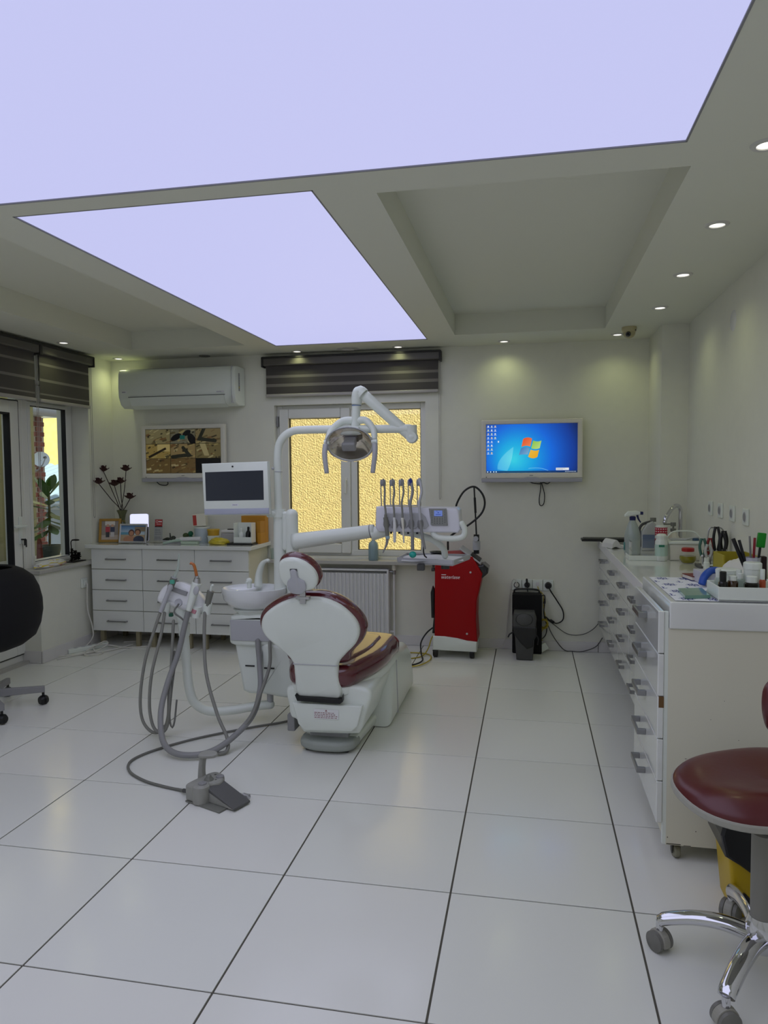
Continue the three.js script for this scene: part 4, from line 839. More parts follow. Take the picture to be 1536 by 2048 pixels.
  single('television_lead', 'short black lead hanging below the security camera television', 'cable', T([[-1.16, 1.376, -4.06], [-1.13, 1.352, -4.06], [-1.08, 1.345, -4.06], [-1.055, 1.355, -4.06], [-1.055, 1.376, -4.06]], 0.004, 30, 8), M.cableBlack);
}

// ---------------------------------------------------------------- radiator
{
  const t = thing('radiator', 'white panel radiator under the back window', 'radiator', [0.6, 0, -4.05]);
  const rib = [];
  for (let i = 0; i <= 18; i++) { const x = 0.31 + i * 0.0325; rib.push([x, 0.014], [x + 0.007, 0], [x + 0.019, 0], [x + 0.026, 0.014]); }
  rib.push([0.912, 0.014], [0.912, 0.026], [0.31, 0.026]);
  part(t, 'front_panel', place(E(rib.map(([x, y]) => [x, -y]).reverse(), 0.5, 0), [0, 0.36, -4.0], Math.PI / 2, 0, 0).translate(0, 0, 0.0), M.whiteDull);
  part(t, 'side_panel', [B(0.294, 0.31, 0.085, 0.64, -4.085, -3.992, 0.006, 2)], M.whiteDull);
  part(t, 'side_panel', [B(0.912, 0.928, 0.085, 0.64, -4.085, -3.992, 0.006, 2)], M.whiteDull);
  part(t, 'rear_panel', B(0.31, 0.912, 0.1, 0.62, -4.075, -4.055, 0.003), M.whiteDull);
  part(t, 'top_grille', [B(0.3, 0.922, 0.63, 0.645, -4.085, -3.994, 0.004)], M.whiteDull);
  part(t, 'valve', [C([0.928, 0.62, -4.04], [0.975, 0.62, -4.04], 0.011), C([0.965, 0.6, -4.04], [0.965, 0.64, -4.04], 0.014)], M.brushed);
  part(t, 'thermostat_knob', L([[0.016, 0], [0.019, 0.01], [0.018, 0.045], [0.012, 0.052], [0, 0.053]], [0.965, 0.635, -4.04], 18), M.ivory);
  part(t, 'pipe', [C([0.965, 0.082, -4.04], [0.965, 0.6, -4.04], 0.008), C([0.928, 0.12, -4.04], [0.965, 0.12, -4.04], 0.008)], M.whiteDull);
}
{
  const b = [0.795, 0.715, -4.03];
  const t = thing('soap_bottle', 'bottle of pale blue liquid with white nozzle on the window sill', 'bottle', b);
  part(t, 'bottle_body', L([[0, 0], [0.038, 0.002], [0.042, 0.01], [0.042, 0.12], [0.036, 0.145], [0.016, 0.165], [0.014, 0.175], [0, 0.175]], b), mat('#a3bcc4', 0.2, { transmission: 0.35, thickness: 0 }));
  part(t, 'nozzle', L([[0.015, 0.17], [0.015, 0.19], [0.008, 0.195], [0.004, 0.225], [0, 0.226]], b), M.white);
}

// ---------------------------------------------------------------- laser machine
{
  const t = thing('laser_machine', 'tall red wheeled dental laser machine against the back wall', 'dental laser', [1.5, 0, -3.85]);
  const side = [[-0.165, 0.165], [0.165, 0.13], [0.155, 0.3], [0.16, 0.45], [0.185, 0.56], [0.205, 0.66], [0.13, 0.79], [0.03, 0.81], [-0.16, 0.8]];
  part(t, 'red_cover', place(E(side, 0.3, 0.012, false, [], 3), [1.505, 0, -3.88]), M.laserRed);
  part(t, 'white_base', place(E([[-0.175, 0.06], [0.165, 0.055], [0.168, 0.135], [0.09, 0.142], [0.02, 0.158], [-0.08, 0.17], [-0.172, 0.17]], 0.33, 0.012, false, [], 3), [1.5, 0, -3.88]), M.white);
  for (const [x, z] of [[1.345, -3.75], [1.63, -3.75], [1.345, -4.0], [1.63, -4.0]]) part(t, 'caster', [place(L([[0, -0.018], [0.03, -0.018], [0.034, -0.012], [0.034, 0.012], [0.03, 0.018], [0, 0.018]], [0, 0, 0], 22), [x, 0.035, z], 0, 0, Math.PI / 2), B(x - 0.022, x + 0.022, 0.045, 0.075, z - 0.02, z + 0.02, 0.006)], M.black);
  const words = canvas(512, 128, (g) => {
    g.fillStyle = '#a3040b'; g.fillRect(0, 0, 512, 128); g.fillStyle = '#e9dfe0'; g.font = 'italic bold 92px sans-serif'; g.save(); g.scale(0.92, 1); g.fillText('waterlase', 20, 100); g.restore();
    g.fillRect(28, 6, 100, 18);
  });
  part(t, 'lettering', sheet(0.185, 0.046, [1.478, 0.632, -3.7293]), mat('#fff', 0.4, { map: words, specularIntensity: 0.5 }));
  part(t, 'screw_cap', [C([1.62, 0.672, -3.73], [1.62, 0.672, -3.726], 0.008)], M.silver);
  part(t, 'screw_cap', [C([1.592, 0.195, -3.73], [1.592, 0.195, -3.726], 0.008)], M.silver);
  part(t, 'side_pocket', place(E([[0.165, 0.72], [0.215, 0.73], [0.25, 0.7], [0.245, 0.66], [0.2, 0.62], [0.165, 0.63]], 0.2, 0.012), [1.505, 0, -3.86]), M.blackGloss);
  part(t, 'control_panel', place(B(-0.1, 0.1, -0.006, 0.006, -0.12, 0.12, 0.004), [1.615, 0.795, -3.86], 0, 0, -0.62), M.shellGrey);
  part(t, 'panel_rim', place(B(0.0, 0.09, -0.002, 0.004, -0.1, 0.1, 0.002), [1.617, 0.803, -3.86], 0, 0, -0.62), M.black);
  part(t, 'holster', [place(E([[-0.195, 0.3], [-0.17, 0.3], [-0.168, 0.52], [-0.185, 0.55], [-0.2, 0.5]], 0.06, 0.008), [1.505, 0, -3.8]), C([1.327, 0.18, -3.78], [1.345, 0.35, -3.78], 0.012)], M.black);
  part(t, 'connectors', [C([1.32, 0.72, -3.78], [1.335, 0.72, -3.78], 0.02), C([1.31, 0.68, -3.8], [1.335, 0.68, -3.8], 0.016), B(1.29, 1.335, 0.75, 0.78, -3.83, -3.77, 0.004)], M.darkGrey);
  // fibre boom
  part(t, 'fibre_post', [C([1.655, 0.8, -3.88], [1.655, 0.95, -3.88], 0.022), C([1.655, 0.94, -3.88], [1.637, 1.33, -3.88], 0.006), C([1.648, 1.12, -3.88], [1.642, 1.24, -3.88], 0.009)], M.black);
  part(t, 'fibre_knob', [C([1.652, 0.92, -3.86], [1.652, 0.92, -3.83], 0.02), C([1.655, 0.83, -3.88], [1.655, 0.9, -3.88], 0.03)], M.shellGrey);
  part(t, 'fibre_cable', T([[1.43, 0.83, -3.88], [1.44, 0.92, -3.87], [1.52, 0.985, -3.86], [1.6, 1.03, -3.86], [1.69, 1.11, -3.87], [1.72, 1.19, -3.88], [1.7, 1.27, -3.88], [1.637, 1.325, -3.88], [1.56, 1.29, -3.88], [1.505, 1.2, -3.88], [1.49, 1.13, -3.88]], 0.008, 90, 8), M.cableBlack);
}

// ---------------------------------------------------------------- waste bin, box, sockets, leads by the back wall
{
  const t = thing('pedal_bin', 'dark grey swing-lid bin with black liner against the back wall', 'bin', [2.03, 0, -3.82]);
  part(t, 'bin_body', place(E([[-0.062, 0.005], [0.062, 0.005], [0.078, 0.26], [-0.078, 0.26]], 0.15, 0.012, false, [], 3), [2.028, 0, -3.82]), M.darkGrey);
  part(t, 'lid', place(E([[-0.085, 0.25], [0.085, 0.25], [0.092, 0.31], [0.076, 0.365], [-0.076, 0.365], [-0.09, 0.31]], 0.17, 0.014, false, [], 3), [2.025, 0, -3.82]), M.darkGrey);
  part(t, 'lid_flap', place(L([[0, 0.003], [0.055, 0.003], [0.06, 0.0], [0, -0.003]], [0, 0, 0], 28, 1, 0.75), [2.025, 0.318, -3.733], Math.PI / 2, 0, 0), mat('#525250', 0.5));
  part(t, 'lid_ring', place(new THREE.TorusGeometry(0.062, 0.002, 6, 40).scale(1, 0.75, 1), [2.025, 0.318, -3.733]), M.black);
  const bag = E([[-0.092, 0.262], [0.09, 0.262], [0.094, 0.2], [0.07, 0.16], [0.068, 0.11], [0.02, 0.092], [-0.03, 0.14], [-0.075, 0.2]], 0.178, 0.008, false, [], 2);
  const p = bag.attributes.position;
  for (let i = 0; i < p.count; i++) p.setZ(i, p.getZ(i) + 0.004 * noise.noise(p.getX(i) * 60, p.getY(i) * 60, 3));
  part(t, 'bin_liner', [place(bag, [2.026, 0, -3.82]), T([[1.94, 0.215, -3.75], [1.915, 0.2, -3.74], [1.905, 0.18, -3.74]], 0.006, 12, 6), T([[2.115, 0.2, -3.75], [2.13, 0.17, -3.745], [2.125, 0.13, -3.745]], 0.005, 12, 6)], M.bag);
}
{
  const t = thing('power_box', 'black box with carrying handle standing against the wall behind the bin', 'battery box', [2.045, 0, -4.02]);
  part(t, 'box_body', B(1.93, 2.16, 0.0, 0.475, -4.075, -3.955, 0.012, 3), M.blackSoft);
  part(t, 'carry_handle', T([[1.945, 0.47, -4.015], [1.95, 0.5, -4.015], [2.0, 0.508, -4.015], [2.1, 0.506, -4.015], [2.135, 0.498, -4.015], [2.14, 0.47, -4.015]], 0.007, 30, 8), M.black);
}
{
  const y = 0.528, labels = ['white plug', 'slim black plug', 'yellow network lead', 'round black plug'];
  [1.962, 2.045, 2.128, 2.211].forEach((x, i) => {
    const t = thing('wall_socket', 'low white wall socket above the bin holding a ' + labels[i], 'socket', [x, y - 0.045, ZB]);
    part(t, 'face_plate', B(x - 0.04, x + 0.04, y - 0.045, y + 0.045, ZB, ZB + 0.012, 0.005, 2), M.white);
    part(t, i === 2 ? 'network_port' : 'socket_well', i === 2 ? B(x - 0.014, x + 0.014, y - 0.005, y + 0.025, ZB + 0.01, ZB + 0.014, 0.002) : L([[0, 0], [0.022, 0], [0.024, 0.003]], [0, 0, 0]).rotateX(Math.PI / 2).translate(x, y, ZB + 0.012), M.whiteDull);
  });
  single('charger_lead', 'thin white lead plugged in above the bin and dropping to the floor', 'cable', [C([1.962, y, ZB + 0.012], [1.962, y, ZB + 0.04], 0.018, 0.014), T([[1.962, y, ZB + 0.04], [1.955, y + 0.05, ZB + 0.04], [1.925, y + 0.03, ZB + 0.03], [1.905, y - 0.1, ZB + 0.025], [1.89, 0.25, ZB + 0.03], [1.875, 0.1, ZB + 0.05], [1.84, 0.03, ZB + 0.07], [1.74, 0.008, ZB + 0.06], [1.66, 0.006, ZB + 0.05]], 0.004, 70, 8)], M.cableWhite);
  single('black_plug', 'slim black plug in the socket above the black box', 'plug', [C([2.045, y, ZB + 0.012], [2.045, y, ZB + 0.045], 0.02, 0.017), T([[2.045, y + 0.005, ZB + 0.04], [2.042, y + 0.05, ZB + 0.045]], 0.008, 6, 8), T([[2.045, y, ZB + 0.05], [2.048, y - 0.03, ZB + 0.06], [2.05, 0.49, -4.02]], 0.005, 12, 8)], M.black);
  const lead = (name, label, pts, r, m) => single(name, label, 'cable', T(pts, r, 80, 8), m);
  single('power_lead', 'black power lead curving from the round plug beside the bin', 'cable', [C([2.211, y, ZB + 0.012], [2.211, y, ZB + 0.045], 0.028, 0.022), T([[2.211, y, ZB + 0.045], [2.23, y - 0.04, ZB + 0.05], [2.28, y - 0.12, ZB + 0.03], [2.325, y - 0.2, ZB + 0.025], [2.325, y - 0.27, ZB + 0.025], [2.28, y - 0.3, ZB + 0.025], [2.235, y - 0.285, ZB + 0.03], [2.19, y - 0.25, ZB + 0.03]], 0.005, 70, 8), C([2.255, y - 0.295, ZB + 0.028], [2.225, y - 0.275, ZB + 0.03], 0.011)], M.cableBlack);
  lead('wall_lead', 'upper thin grey lead sagging along the back wall to the counter', [[2.18, 0.27, ZB + 0.02], [2.25, 0.22, ZB + 0.02], [2.36, 0.145, ZB + 0.02], [2.47, 0.142, ZB + 0.02], [2.56, 0.19, ZB + 0.02], [2.63, 0.28, ZB + 0.015]], 0.003, M.darkGrey);
  lead('wall_lead', 'lower thin grey lead sagging along the back wall to the counter', [[2.19, 0.27, ZB + 0.022], [2.24, 0.14, ZB + 0.022], [2.33, 0.02, ZB + 0.025], [2.4, 0.008, ZB + 0.03], [2.48, 0.01, ZB + 0.03], [2.58, 0.05, ZB + 0.022], [2.63, 0.12, ZB + 0.015]], 0.0035, M.darkGrey);
  const coil = [];
  for (let i = 0; i < 60; i++) coil.push([2.175 + 0.03 * Math.cos(i * 0.75) + rr(-0.006, 0.006), 0.225 + 0.035 * Math.sin(i * 0.75) + rr(-0.006, 0.006), ZB + 0.03 + i * 0.0006]);
  single('network_cable', 'yellow network cable coiled beside the black box', 'cable', [T([[2.128, y - 0.01, ZB + 0.02], [2.14, y - 0.04, ZB + 0.04], [2.17, y - 0.07, ZB + 0.05], [2.175, 0.36, ZB + 0.03], [2.19, 0.28, ZB + 0.03], ...coil, [2.15, 0.14, ZB + 0.05], [2.165, 0.09, ZB + 0.05]], 0.0035, 420, 6)], M.cableYellow);
  single('white_adapter', 'small white adapter leaning on the skirting beside the bin', 'adapter', place(B(-0.035, 0.035, 0, 0.055, -0.015, 0.015, 0.004), [2.185, 0.012, -3.99], -0.15, 0, 0.55).translate(0, 0.012, 0), M.white);
  single('inline_switch', 'small black inline transformer on a lead beside the black box', 'adapter', [B(2.172, 2.19, 0.385, 0.425, ZB + 0.02, ZB + 0.042, 0.004), T([[2.15, 0.45, -4.02], [2.178, 0.455, ZB + 0.04], [2.185, 0.43, ZB + 0.03], [2.182, 0.38, ZB + 0.03], [2.178, 0.3, ZB + 0.03], [2.2, 0.2, ZB + 0.03], [2.19, 0.13, ZB + 0.03], [2.15, 0.09, ZB + 0.04]], 0.004, 50, 8)], M.cableBlack);
}
{ // cables beside the laser machine
  const g = (pts, r = 0.005) => T(pts, r, 90, 8);
  single('yellow_cable', 'yellow cable tangled on the floor behind the dental chair', 'cable', [g([[1.34, 0.17, -3.86], [1.3, 0.12, -3.86], [1.28, 0.05, -3.8], [1.24, 0.007, -3.72], [1.14, 0.007, -3.62], [1.0, 0.007, -3.52], [1.08, 0.007, -3.4], [1.25, 0.012, -3.42], [1.32, 0.012, -3.6], [1.29, 0.007, -3.78], [1.16, 0.007, -3.82], [1.02, 0.007, -3.78]])], M.cableYellow);
  single('black_cable', 'black cable snaking over the floor from the laser machine', 'cable', [g([[1.33, 0.22, -3.86], [1.26, 0.16, -3.87], [1.22, 0.09, -3.82], [1.24, 0.03, -3.7], [1.27, 0.018, -3.55], [1.22, 0.018, -3.42], [1.1, 0.018, -3.34], [0.98, 0.018, -3.36], [0.94, 0.018, -3.5], [1.06, 0.02, -3.56], [1.16, 0.018, -3.6], [1.1, 0.018, -3.68]], 0.006)], M.cableBlack);
  single('floor_adapter', 'white adapter plug lying among the cables behind the dental chair', 'adapter', B(1.0, 1.09, 0.0, 0.05, -3.66, -3.58, 0.012, 3), M.white);
}

// ---------------------------------------------------------------- drawer chest under the security camera television
const CH = { x0: -1.555, x1: -0.15, y0: 0.128, y1: 0.826, z: -3.65, zb: -4.085 };
{
  const names = ['nearest the corner', 'in the middle of the row', 'nearest the window'];
  const w = (CH.x1 - CH.x0) / 3;
  for (let c = 0; c < 3; c++) {
    const x0 = CH.x0 + c * w, x1 = x0 + w;
    const t = thing('drawer_chest', 'white four-drawer chest ' + names[c] + ' under the photo frames and supplies', 'drawer chest', [(x0 + x1) / 2, 0, -3.87], 'white drawer chests on the back wall');
    part(t, 'carcass', B(x0 + 0.0005, x1 - 0.0005, CH.y0, CH.y1, CH.zb, CH.z - 0.018, 0.002), M.cream);
    const h = (CH.y1 - CH.y0) / 4;
    for (let r = 0; r < 4; r++) {
      const y0 = CH.y0 + r * h, d = part(t, 'drawer_front', B(x0 + 0.002, x1 - 0.002, y0 + 0.002, y0 + h - 0.003, CH.z - 0.018, CH.z, 0.002), M.lacquer);
      const cx = (x0 + x1) / 2, cy = y0 + h * 0.5;
      part(d, 'handle', [B(cx - 0.09, cx + 0.09, cy - 0.006, cy + 0.006, CH.z + 0.02, CH.z + 0.028, 0.002), B(cx - 0.09, cx - 0.08, cy - 0.006, cy + 0.006, CH.z, CH.z + 0.024, 0.002), B(cx + 0.08, cx + 0.09, cy - 0.006, cy + 0.006, CH.z, CH.z + 0.024, 0.002)], M.brushed);
    }
    for (const [lx, lz] of [[x0 + 0.07, -3.69], [x1 - 0.07, -3.69], [x0 + 0.07, -4.03], [x1 - 0.07, -4.03]]) part(t, 'leg', B(lx - 0.018, lx + 0.018, 0, CH.y0, lz - 0.018, lz + 0.018, 0.003), mat('#8f876a', 0.5));
  }
  single('chest_top', 'white slab top across the drawer chests under the security television', 'worktop', B(-1.6, -0.12, CH.y1, CH.y1 + 0.032, -4.09, CH.z + 0.02, 0.003), M.lacquer);
}
const CT = CH.y1 + 0.032;
{ // picture frames
  const frame = (name, label, at, w, h, turn, border, m, pic, z = 0.016) => {
    const t = thing(name, label, 'photo frame', at); t.rotation.set(-0.2, turn, 0, 'YXZ'); origin.set(t, new THREE.Vector3());
    part(t, 'frame', frameXY(-w / 2, w / 2, 0, h, border, -z / 2, z / 2, 0.004), m);
    part(t, 'photo', sheet(w - border * 1.8, h - border * 1.8, [0, h / 2, 0.002]), mat('#fff', 0.25, { map: pic, clearcoat: 0.5 }));
    part(t, 'back_board', B(-w / 2 + 0.004, w / 2 - 0.004, 0.004, h - 0.004, -z / 2, 0, 0), M.darkGrey);
    const st = part(t, 'stand', place(B(-0.03, 0.03, -h * 0.75, 0, -0.003, 0.003, 0), [0, h * 0.78, -z / 2], 0.42, 0, 0), M.darkGrey);
    return t;
  };
  const kids = canvas(192, 256, (g) => { g.fillStyle = '#8f857c'; g.fillRect(0, 0, 192, 256); g.fillStyle = '#b8a89a'; g.fillRect(0, 190, 192, 66); g.fillStyle = '#d8d0c4'; g.fillRect(40, 0, 110, 60); g.fillStyle = '#b02c3c'; g.fillRect(46, 80, 50, 70); g.fillStyle = '#2c3450'; g.fillRect(100, 84, 48, 66); g.fillStyle = '#20202a'; g.fillRect(50, 150, 40, 70); g.fillStyle = '#c9c4c6'; g.fillRect(104, 150, 40, 64); g.fillStyle = '#c79a80'; for (const [x, y] of [[72, 62], [122, 64]]) { g.beginPath(); g.arc(x, y, 17, 0, 7); g.fill(); } });
  frame('photo_frame', 'gold photo frame with two standing children beside the flower vase', [-1.478, CT + 0.004, -3.81], 0.185, 0.205, 0.28, 0.022, mat('#a37a22', 0.35), kids);
  const beach = canvas(320, 240, (g) => {
    const s = g.createLinearGradient(0, 0, 0, 120); s.addColorStop(0, '#3f6fa0'); s.addColorStop(1, '#c2d2dc'); g.fillStyle = s; g.fillRect(0, 0, 320, 240);
    g.fillStyle = '#5f98b0'; g.fillRect(0, 100, 150, 50); g.fillStyle = '#b8a080'; g.fillRect(0, 140, 320, 100); g.fillStyle = '#8a7a60'; g.fillRect(180, 20, 140, 70);
    g.fillStyle = '#4c2c22'; g.beginPath(); g.ellipse(140, 110, 40, 50, 0, 0, 7); g.fill(); g.beginPath(); g.ellipse(222, 98, 40, 46, 0, 0, 7); g.fill();
    g.fillStyle = '#b5805f'; g.beginPath(); g.ellipse(140, 118, 28, 36, 0, 0, 7); g.fill(); g.beginPath(); g.ellipse(220, 106, 28, 36, 0, 0, 7); g.fill(); g.beginPath(); g.ellipse(120, 210, 80, 54, 0, 0, 7); g.fill();
    g.fillStyle = '#333a52'; g.beginPath(); g.ellipse(240, 214, 70, 60, 0, 0, 7); g.fill();
  });
  frame('photo_frame', 'silver photo frame with two smiling faces on the drawer chest', [-1.235, CT + 0.004, -3.76], 0.25, 0.165, 0.05, 0.016, M.silver, beach);
  const t = thing('mirror_frame', 'rounded glossy mirror stand reflecting the ceiling behind the silver frame', 'mirror', [-1.225, CT + 0.006, -3.86]);
  t.rotation.set(-0.174, 0.459, 0, 'YXZ'); origin.set(t, new THREE.Vector3());
  const rrect = (w, h, r) => { const o = []; for (const [cx, cy, a] of [[w / 2 - r, h - r, 0], [-w / 2 + r, h - r, 1], [-w / 2 + r, r, 2], [w / 2 - r, r, 3]]) for (let i = 0; i <= 5; i++) { const b = (a + i / 5) * Math.PI / 2; o.push([cx + r * Math.cos(b), cy + r * Math.sin(b)]); } return o; };
  part(t, 'mirror_back', place(E(rrect(0.16, 0.245, 0.02), 0.01, 0.002), [0, 0, 0]), M.silver);
  part(t, 'mirror_glass', place(E(rrect(0.15, 0.235, 0.018), 0.002, 0), [0, 0.005, 0.006]), metal('#eeeef2', 0.02));
  part(t, 'mirror_stand', place(B(-0.02, 0.02, -0.2, 0, -0.003, 0.003, 0), [0, 0.2, -0.006], 0.62, 0, 0), M.silver);
}
{ // vase with dried flowers
  const b = [-1.425, CT, -3.93];
  const t = thing('flower_vase', 'slim amber-green glass vase with a gold band beside the gold frame', 'vase', b);
  part(t, 'vase_body', L([[0.034, 0], [0.05, 0.01], [0.058, 0.05], [0.05, 0.1], [0.026, 0.16], [0.022, 0.19], [0.03, 0.235], [0.046, 0.275], [0.043, 0.275], [0.026, 0.235], [0.018, 0.19], [0.022, 0.16], [0.045, 0.1], [0.052, 0.05], [0.03, 0.012], [0, 0.012]], b), mat('#8d9269', 0.1, { transmission: 0.5, thickness: 0 }));
  part(t, 'gold_band', L([[0.0235, 0.172], [0.0245, 0.178], [0.0235, 0.184], [0.021, 0.178]], b), metal('#b09a55', 0.3));
  const petal = mat('#3a1512', 0.6), stemM = mat('#2c1b16', 0.7);
  const fl = [[[-1.594, 1.471, -3.93], 'uppermost by the corner'], [[-1.377, 1.473, -3.93], 'uppermost by the television'], [[-1.544, 1.364, -3.78], 'lower by the corner'], [[-1.479, 1.344, -3.91], 'in the centre of the bunch, front'], [[-1.445, 1.365, -3.95], 'in the centre of the bunch, rear'], [[-1.346, 1.23, -3.93], 'lowest by the television']];
  fl.forEach(([p, where], i) => {
    const f = thing('dried_flower', 'dark red wooden flower ' + where + ' in the vase', 'flower', [b[0], CT + 0.02, b[2]], 'dried flowers in the vase');
    part(f, 'stem', T([[b[0] + (i - 2.5) * 0.003, CT + 0.03, b[2]], [b[0] + (i - 2.5) * 0.006, CT + 0.25, b[2] + (i % 2) * 0.006], mix([b[0], CT + 0.25, b[2]], p, 0.5), p], 0.0035, 24, 6), stemM);
    for (let k = 0; k < 9; k++) {
      const a = k * 2.4, up = k < 5 ? 0.55 : 1.15;
      part(f, 'petal', place(E([[0, 0], [0.015, 0.014], [0.021, 0.034], [0.012, 0.054], [0, 0.06], [-0.012, 0.054], [-0.021, 0.034], [-0.015, 0.014]], 0.004, 0), p, Math.PI / 2 - up, a, 0), petal);
    }
    part(f, 'flower_heart', S(add(p, [0, 0.012, 0]), 0.013, 1, 0.8, 1, 10), stemM);
  });
}
{ // leaflet stand
  const t = thing('leaflet_stand', 'clear acrylic stand with a red and white leaflet behind the silver frame', 'leaflet stand', [-1.06, CT, -3.88]);
  const pic = canvas(96, 224, (g) => { g.fillStyle = '#aeb0ac'; g.fillRect(0, 0, 96, 224); g.fillStyle = '#b51f22'; g.fillRect(6, 4, 84, 74); g.fillStyle = '#2a1a1c'; g.fillRect(6, 74, 84, 10); g.strokeStyle = '#f0d0d0'; g.lineWidth = 5; g.beginPath(); g.arc(28, 26, 11, 0, 7); g.stroke(); g.fillStyle = '#f0e0e0'; g.fillRect(44, 20, 40, 12); g.fillRect(22, 50, 58, 5); g.fillStyle = '#55585a'; for (const y of [108, 122, 140, 158, 186, 200]) g.fillRect(8, y, 50 + (y * 7) % 30, 3); });
  part(t, 'leaflet', place(new THREE.PlaneGeometry(0.078, 0.185), [-1.06, CT + 0.108, -3.886], -0.12), mat('#fff', 0.5, { map: pic }));
  part(t, 'acrylic_sheet', [place(B(-0.042, 0.042, 0, 0.205, -0.001, 0.001, 0), [-1.06, CT + 0.004, -3.87], -0.12), B(-1.105, -1.015, CT + 0.0, CT + 0.004, -3.9, -3.82, 0)], M.clear);
}
{ // bits and pieces
  const bowl = [-0.925, CT, -3.86];
  const t = thing('jewellery_bowl', 'shallow grey dish heaped with small trinkets on the drawer chest', 'dish', bowl);
  part(t, 'dish', L([[0, 0], [0.07, 0], [0.085, 0.03], [0.08, 0.03], [0.066, 0.006], [0, 0.006]], bowl), M.shellGrey);
  part(t, 'contents', [S(add(bowl, [0.02, 0.04, 0.01]), 0.022), S(add(bowl, [-0.03, 0.03, 0.02]), 0.018), T([add(bowl, [-0.05, 0.03, 0.05]), add(bowl, [0, 0.045, 0.07]), add(bowl, [0.05, 0.03, 0.05])], 0.008, 16, 8), C(add(bowl, [-0.01, 0.03, 0]), add(bowl, [-0.015, 0.085, 0]), 0.008, 0.004)], mat('#2e3328', 0.5));
  single('green_figurine', 'small green ornament standing beside the trinket dish', 'ornament', [S([-0.845, CT + 0.055, -3.96], 0.026, 1, 0.9, 1), C([-0.845, CT, -3.96], [-0.845, CT + 0.05, -3.96], 0.02, 0.012)], mat('#4c5c34', 0.6));
  const sp = thing('caulking_gun', 'pale green and white impression dispensing gun lying on the drawer chest', 'dispenser gun', [-0.840, CT, -3.76]);
  part(sp, 'gun_body', [C([-0.800, CT + 0.04, -3.77], [-0.620, CT + 0.045, -3.78], 0.018), C([-0.840, CT + 0.035, -3.77], [-0.800, CT + 0.04, -3.77], 0.012)], M.whiteDull);
  part(sp, 'gun_grip', TT([[-0.780, CT + 0.035, -3.77], [-0.840, CT + 0.03, -3.74], [-0.920, CT + 0.012, -3.7]], (k) => 0.013 - 0.003 * k, 14, 10), mat('#a9bfae', 0.5));
  part(sp, 'gun_stand', B(-0.79, -0.64, CT, CT + 0.024, -3.8, -3.75, 0.006), mat('#b9cdb6', 0.5));
  single('teal_bulb', 'dark teal rubber bulb behind the dispensing gun', 'rubber bulb', [S([-0.785, CT + 0.075, -3.93], 0.022), C([-0.785, CT, -3.93], [-0.785, CT + 0.055, -3.93], 0.016)], mat('#1c6a4a', 0.5));
  const jar = (name, label, x, z, prof, m, lid, lm) => { const q = thing(name, label, 'container', [x, CT, z]); part(q, 'jar_body', L(prof, [x, CT, z]), m); part(q, 'lid', L(lid, [x, CT, z]), lm); return q; };
  jar('plastic_tub', 'tall pale blue plastic tub carrying the red-labelled carton', -0.68, -3.93, [[0, 0], [0.06, 0], [0.066, 0.125], [0, 0.125]], mat('#bccad0', 0.4), [[0, 0.124], [0.069, 0.124], [0.07, 0.136], [0, 0.138]], M.white);
  const cart = thing('pill_carton', 'white carton with red label on top of the pale blue tub', 'carton', [-0.69, CT + 0.146, -3.93]);
  part(cart, 'carton_box', place(B(-0.055, 0.055, 0, 0.105, -0.04, 0.04, 0.002), [-0.69, CT + 0.142, -3.93], 0, 0.2, 0.06), mat('#dedcc8', 0.6));
  part(cart, 'red_label', place(B(-0.052, -0.022, 0.008, 0.095, 0.0395, 0.0415, 0), [-0.69, CT + 0.142, -3.93], 0, 0.2, 0.06), mat('#b03a30', 0.6));
}
{
  const t1 = thing('white_tub', 'white lidded tub under the yellow tub on the drawer chest', 'container', [-0.548, CT, -3.87]);
  part(t1, 'tub_body', L([[0, 0], [0.046, 0], [0.05, 0.056], [0, 0.056]], [-0.548, CT, -3.87]), M.white);
  part(t1, 'tub_lid', L([[0, 0.056], [0.053, 0.056], [0.053, 0.066], [0, 0.067]], [-0.548, CT, -3.87]), M.white);
  const t2 = thing('yellow_tub', 'yellow lidded tub stacked on the white tub', 'container', [-0.548, CT + 0.067, -3.87]);
  part(t2, 'tub_body', L([[0, 0.067], [0.046, 0.067], [0.05, 0.11], [0, 0.11]], [-0.548, CT, -3.87]), mat('#c49a2c', 0.45));
  part(t2, 'tub_lid', L([[0, 0.11], [0.053, 0.11], [0.053, 0.12], [0, 0.121]], [-0.548, CT, -3.87]), mat('#d0ab3c', 0.45));
}
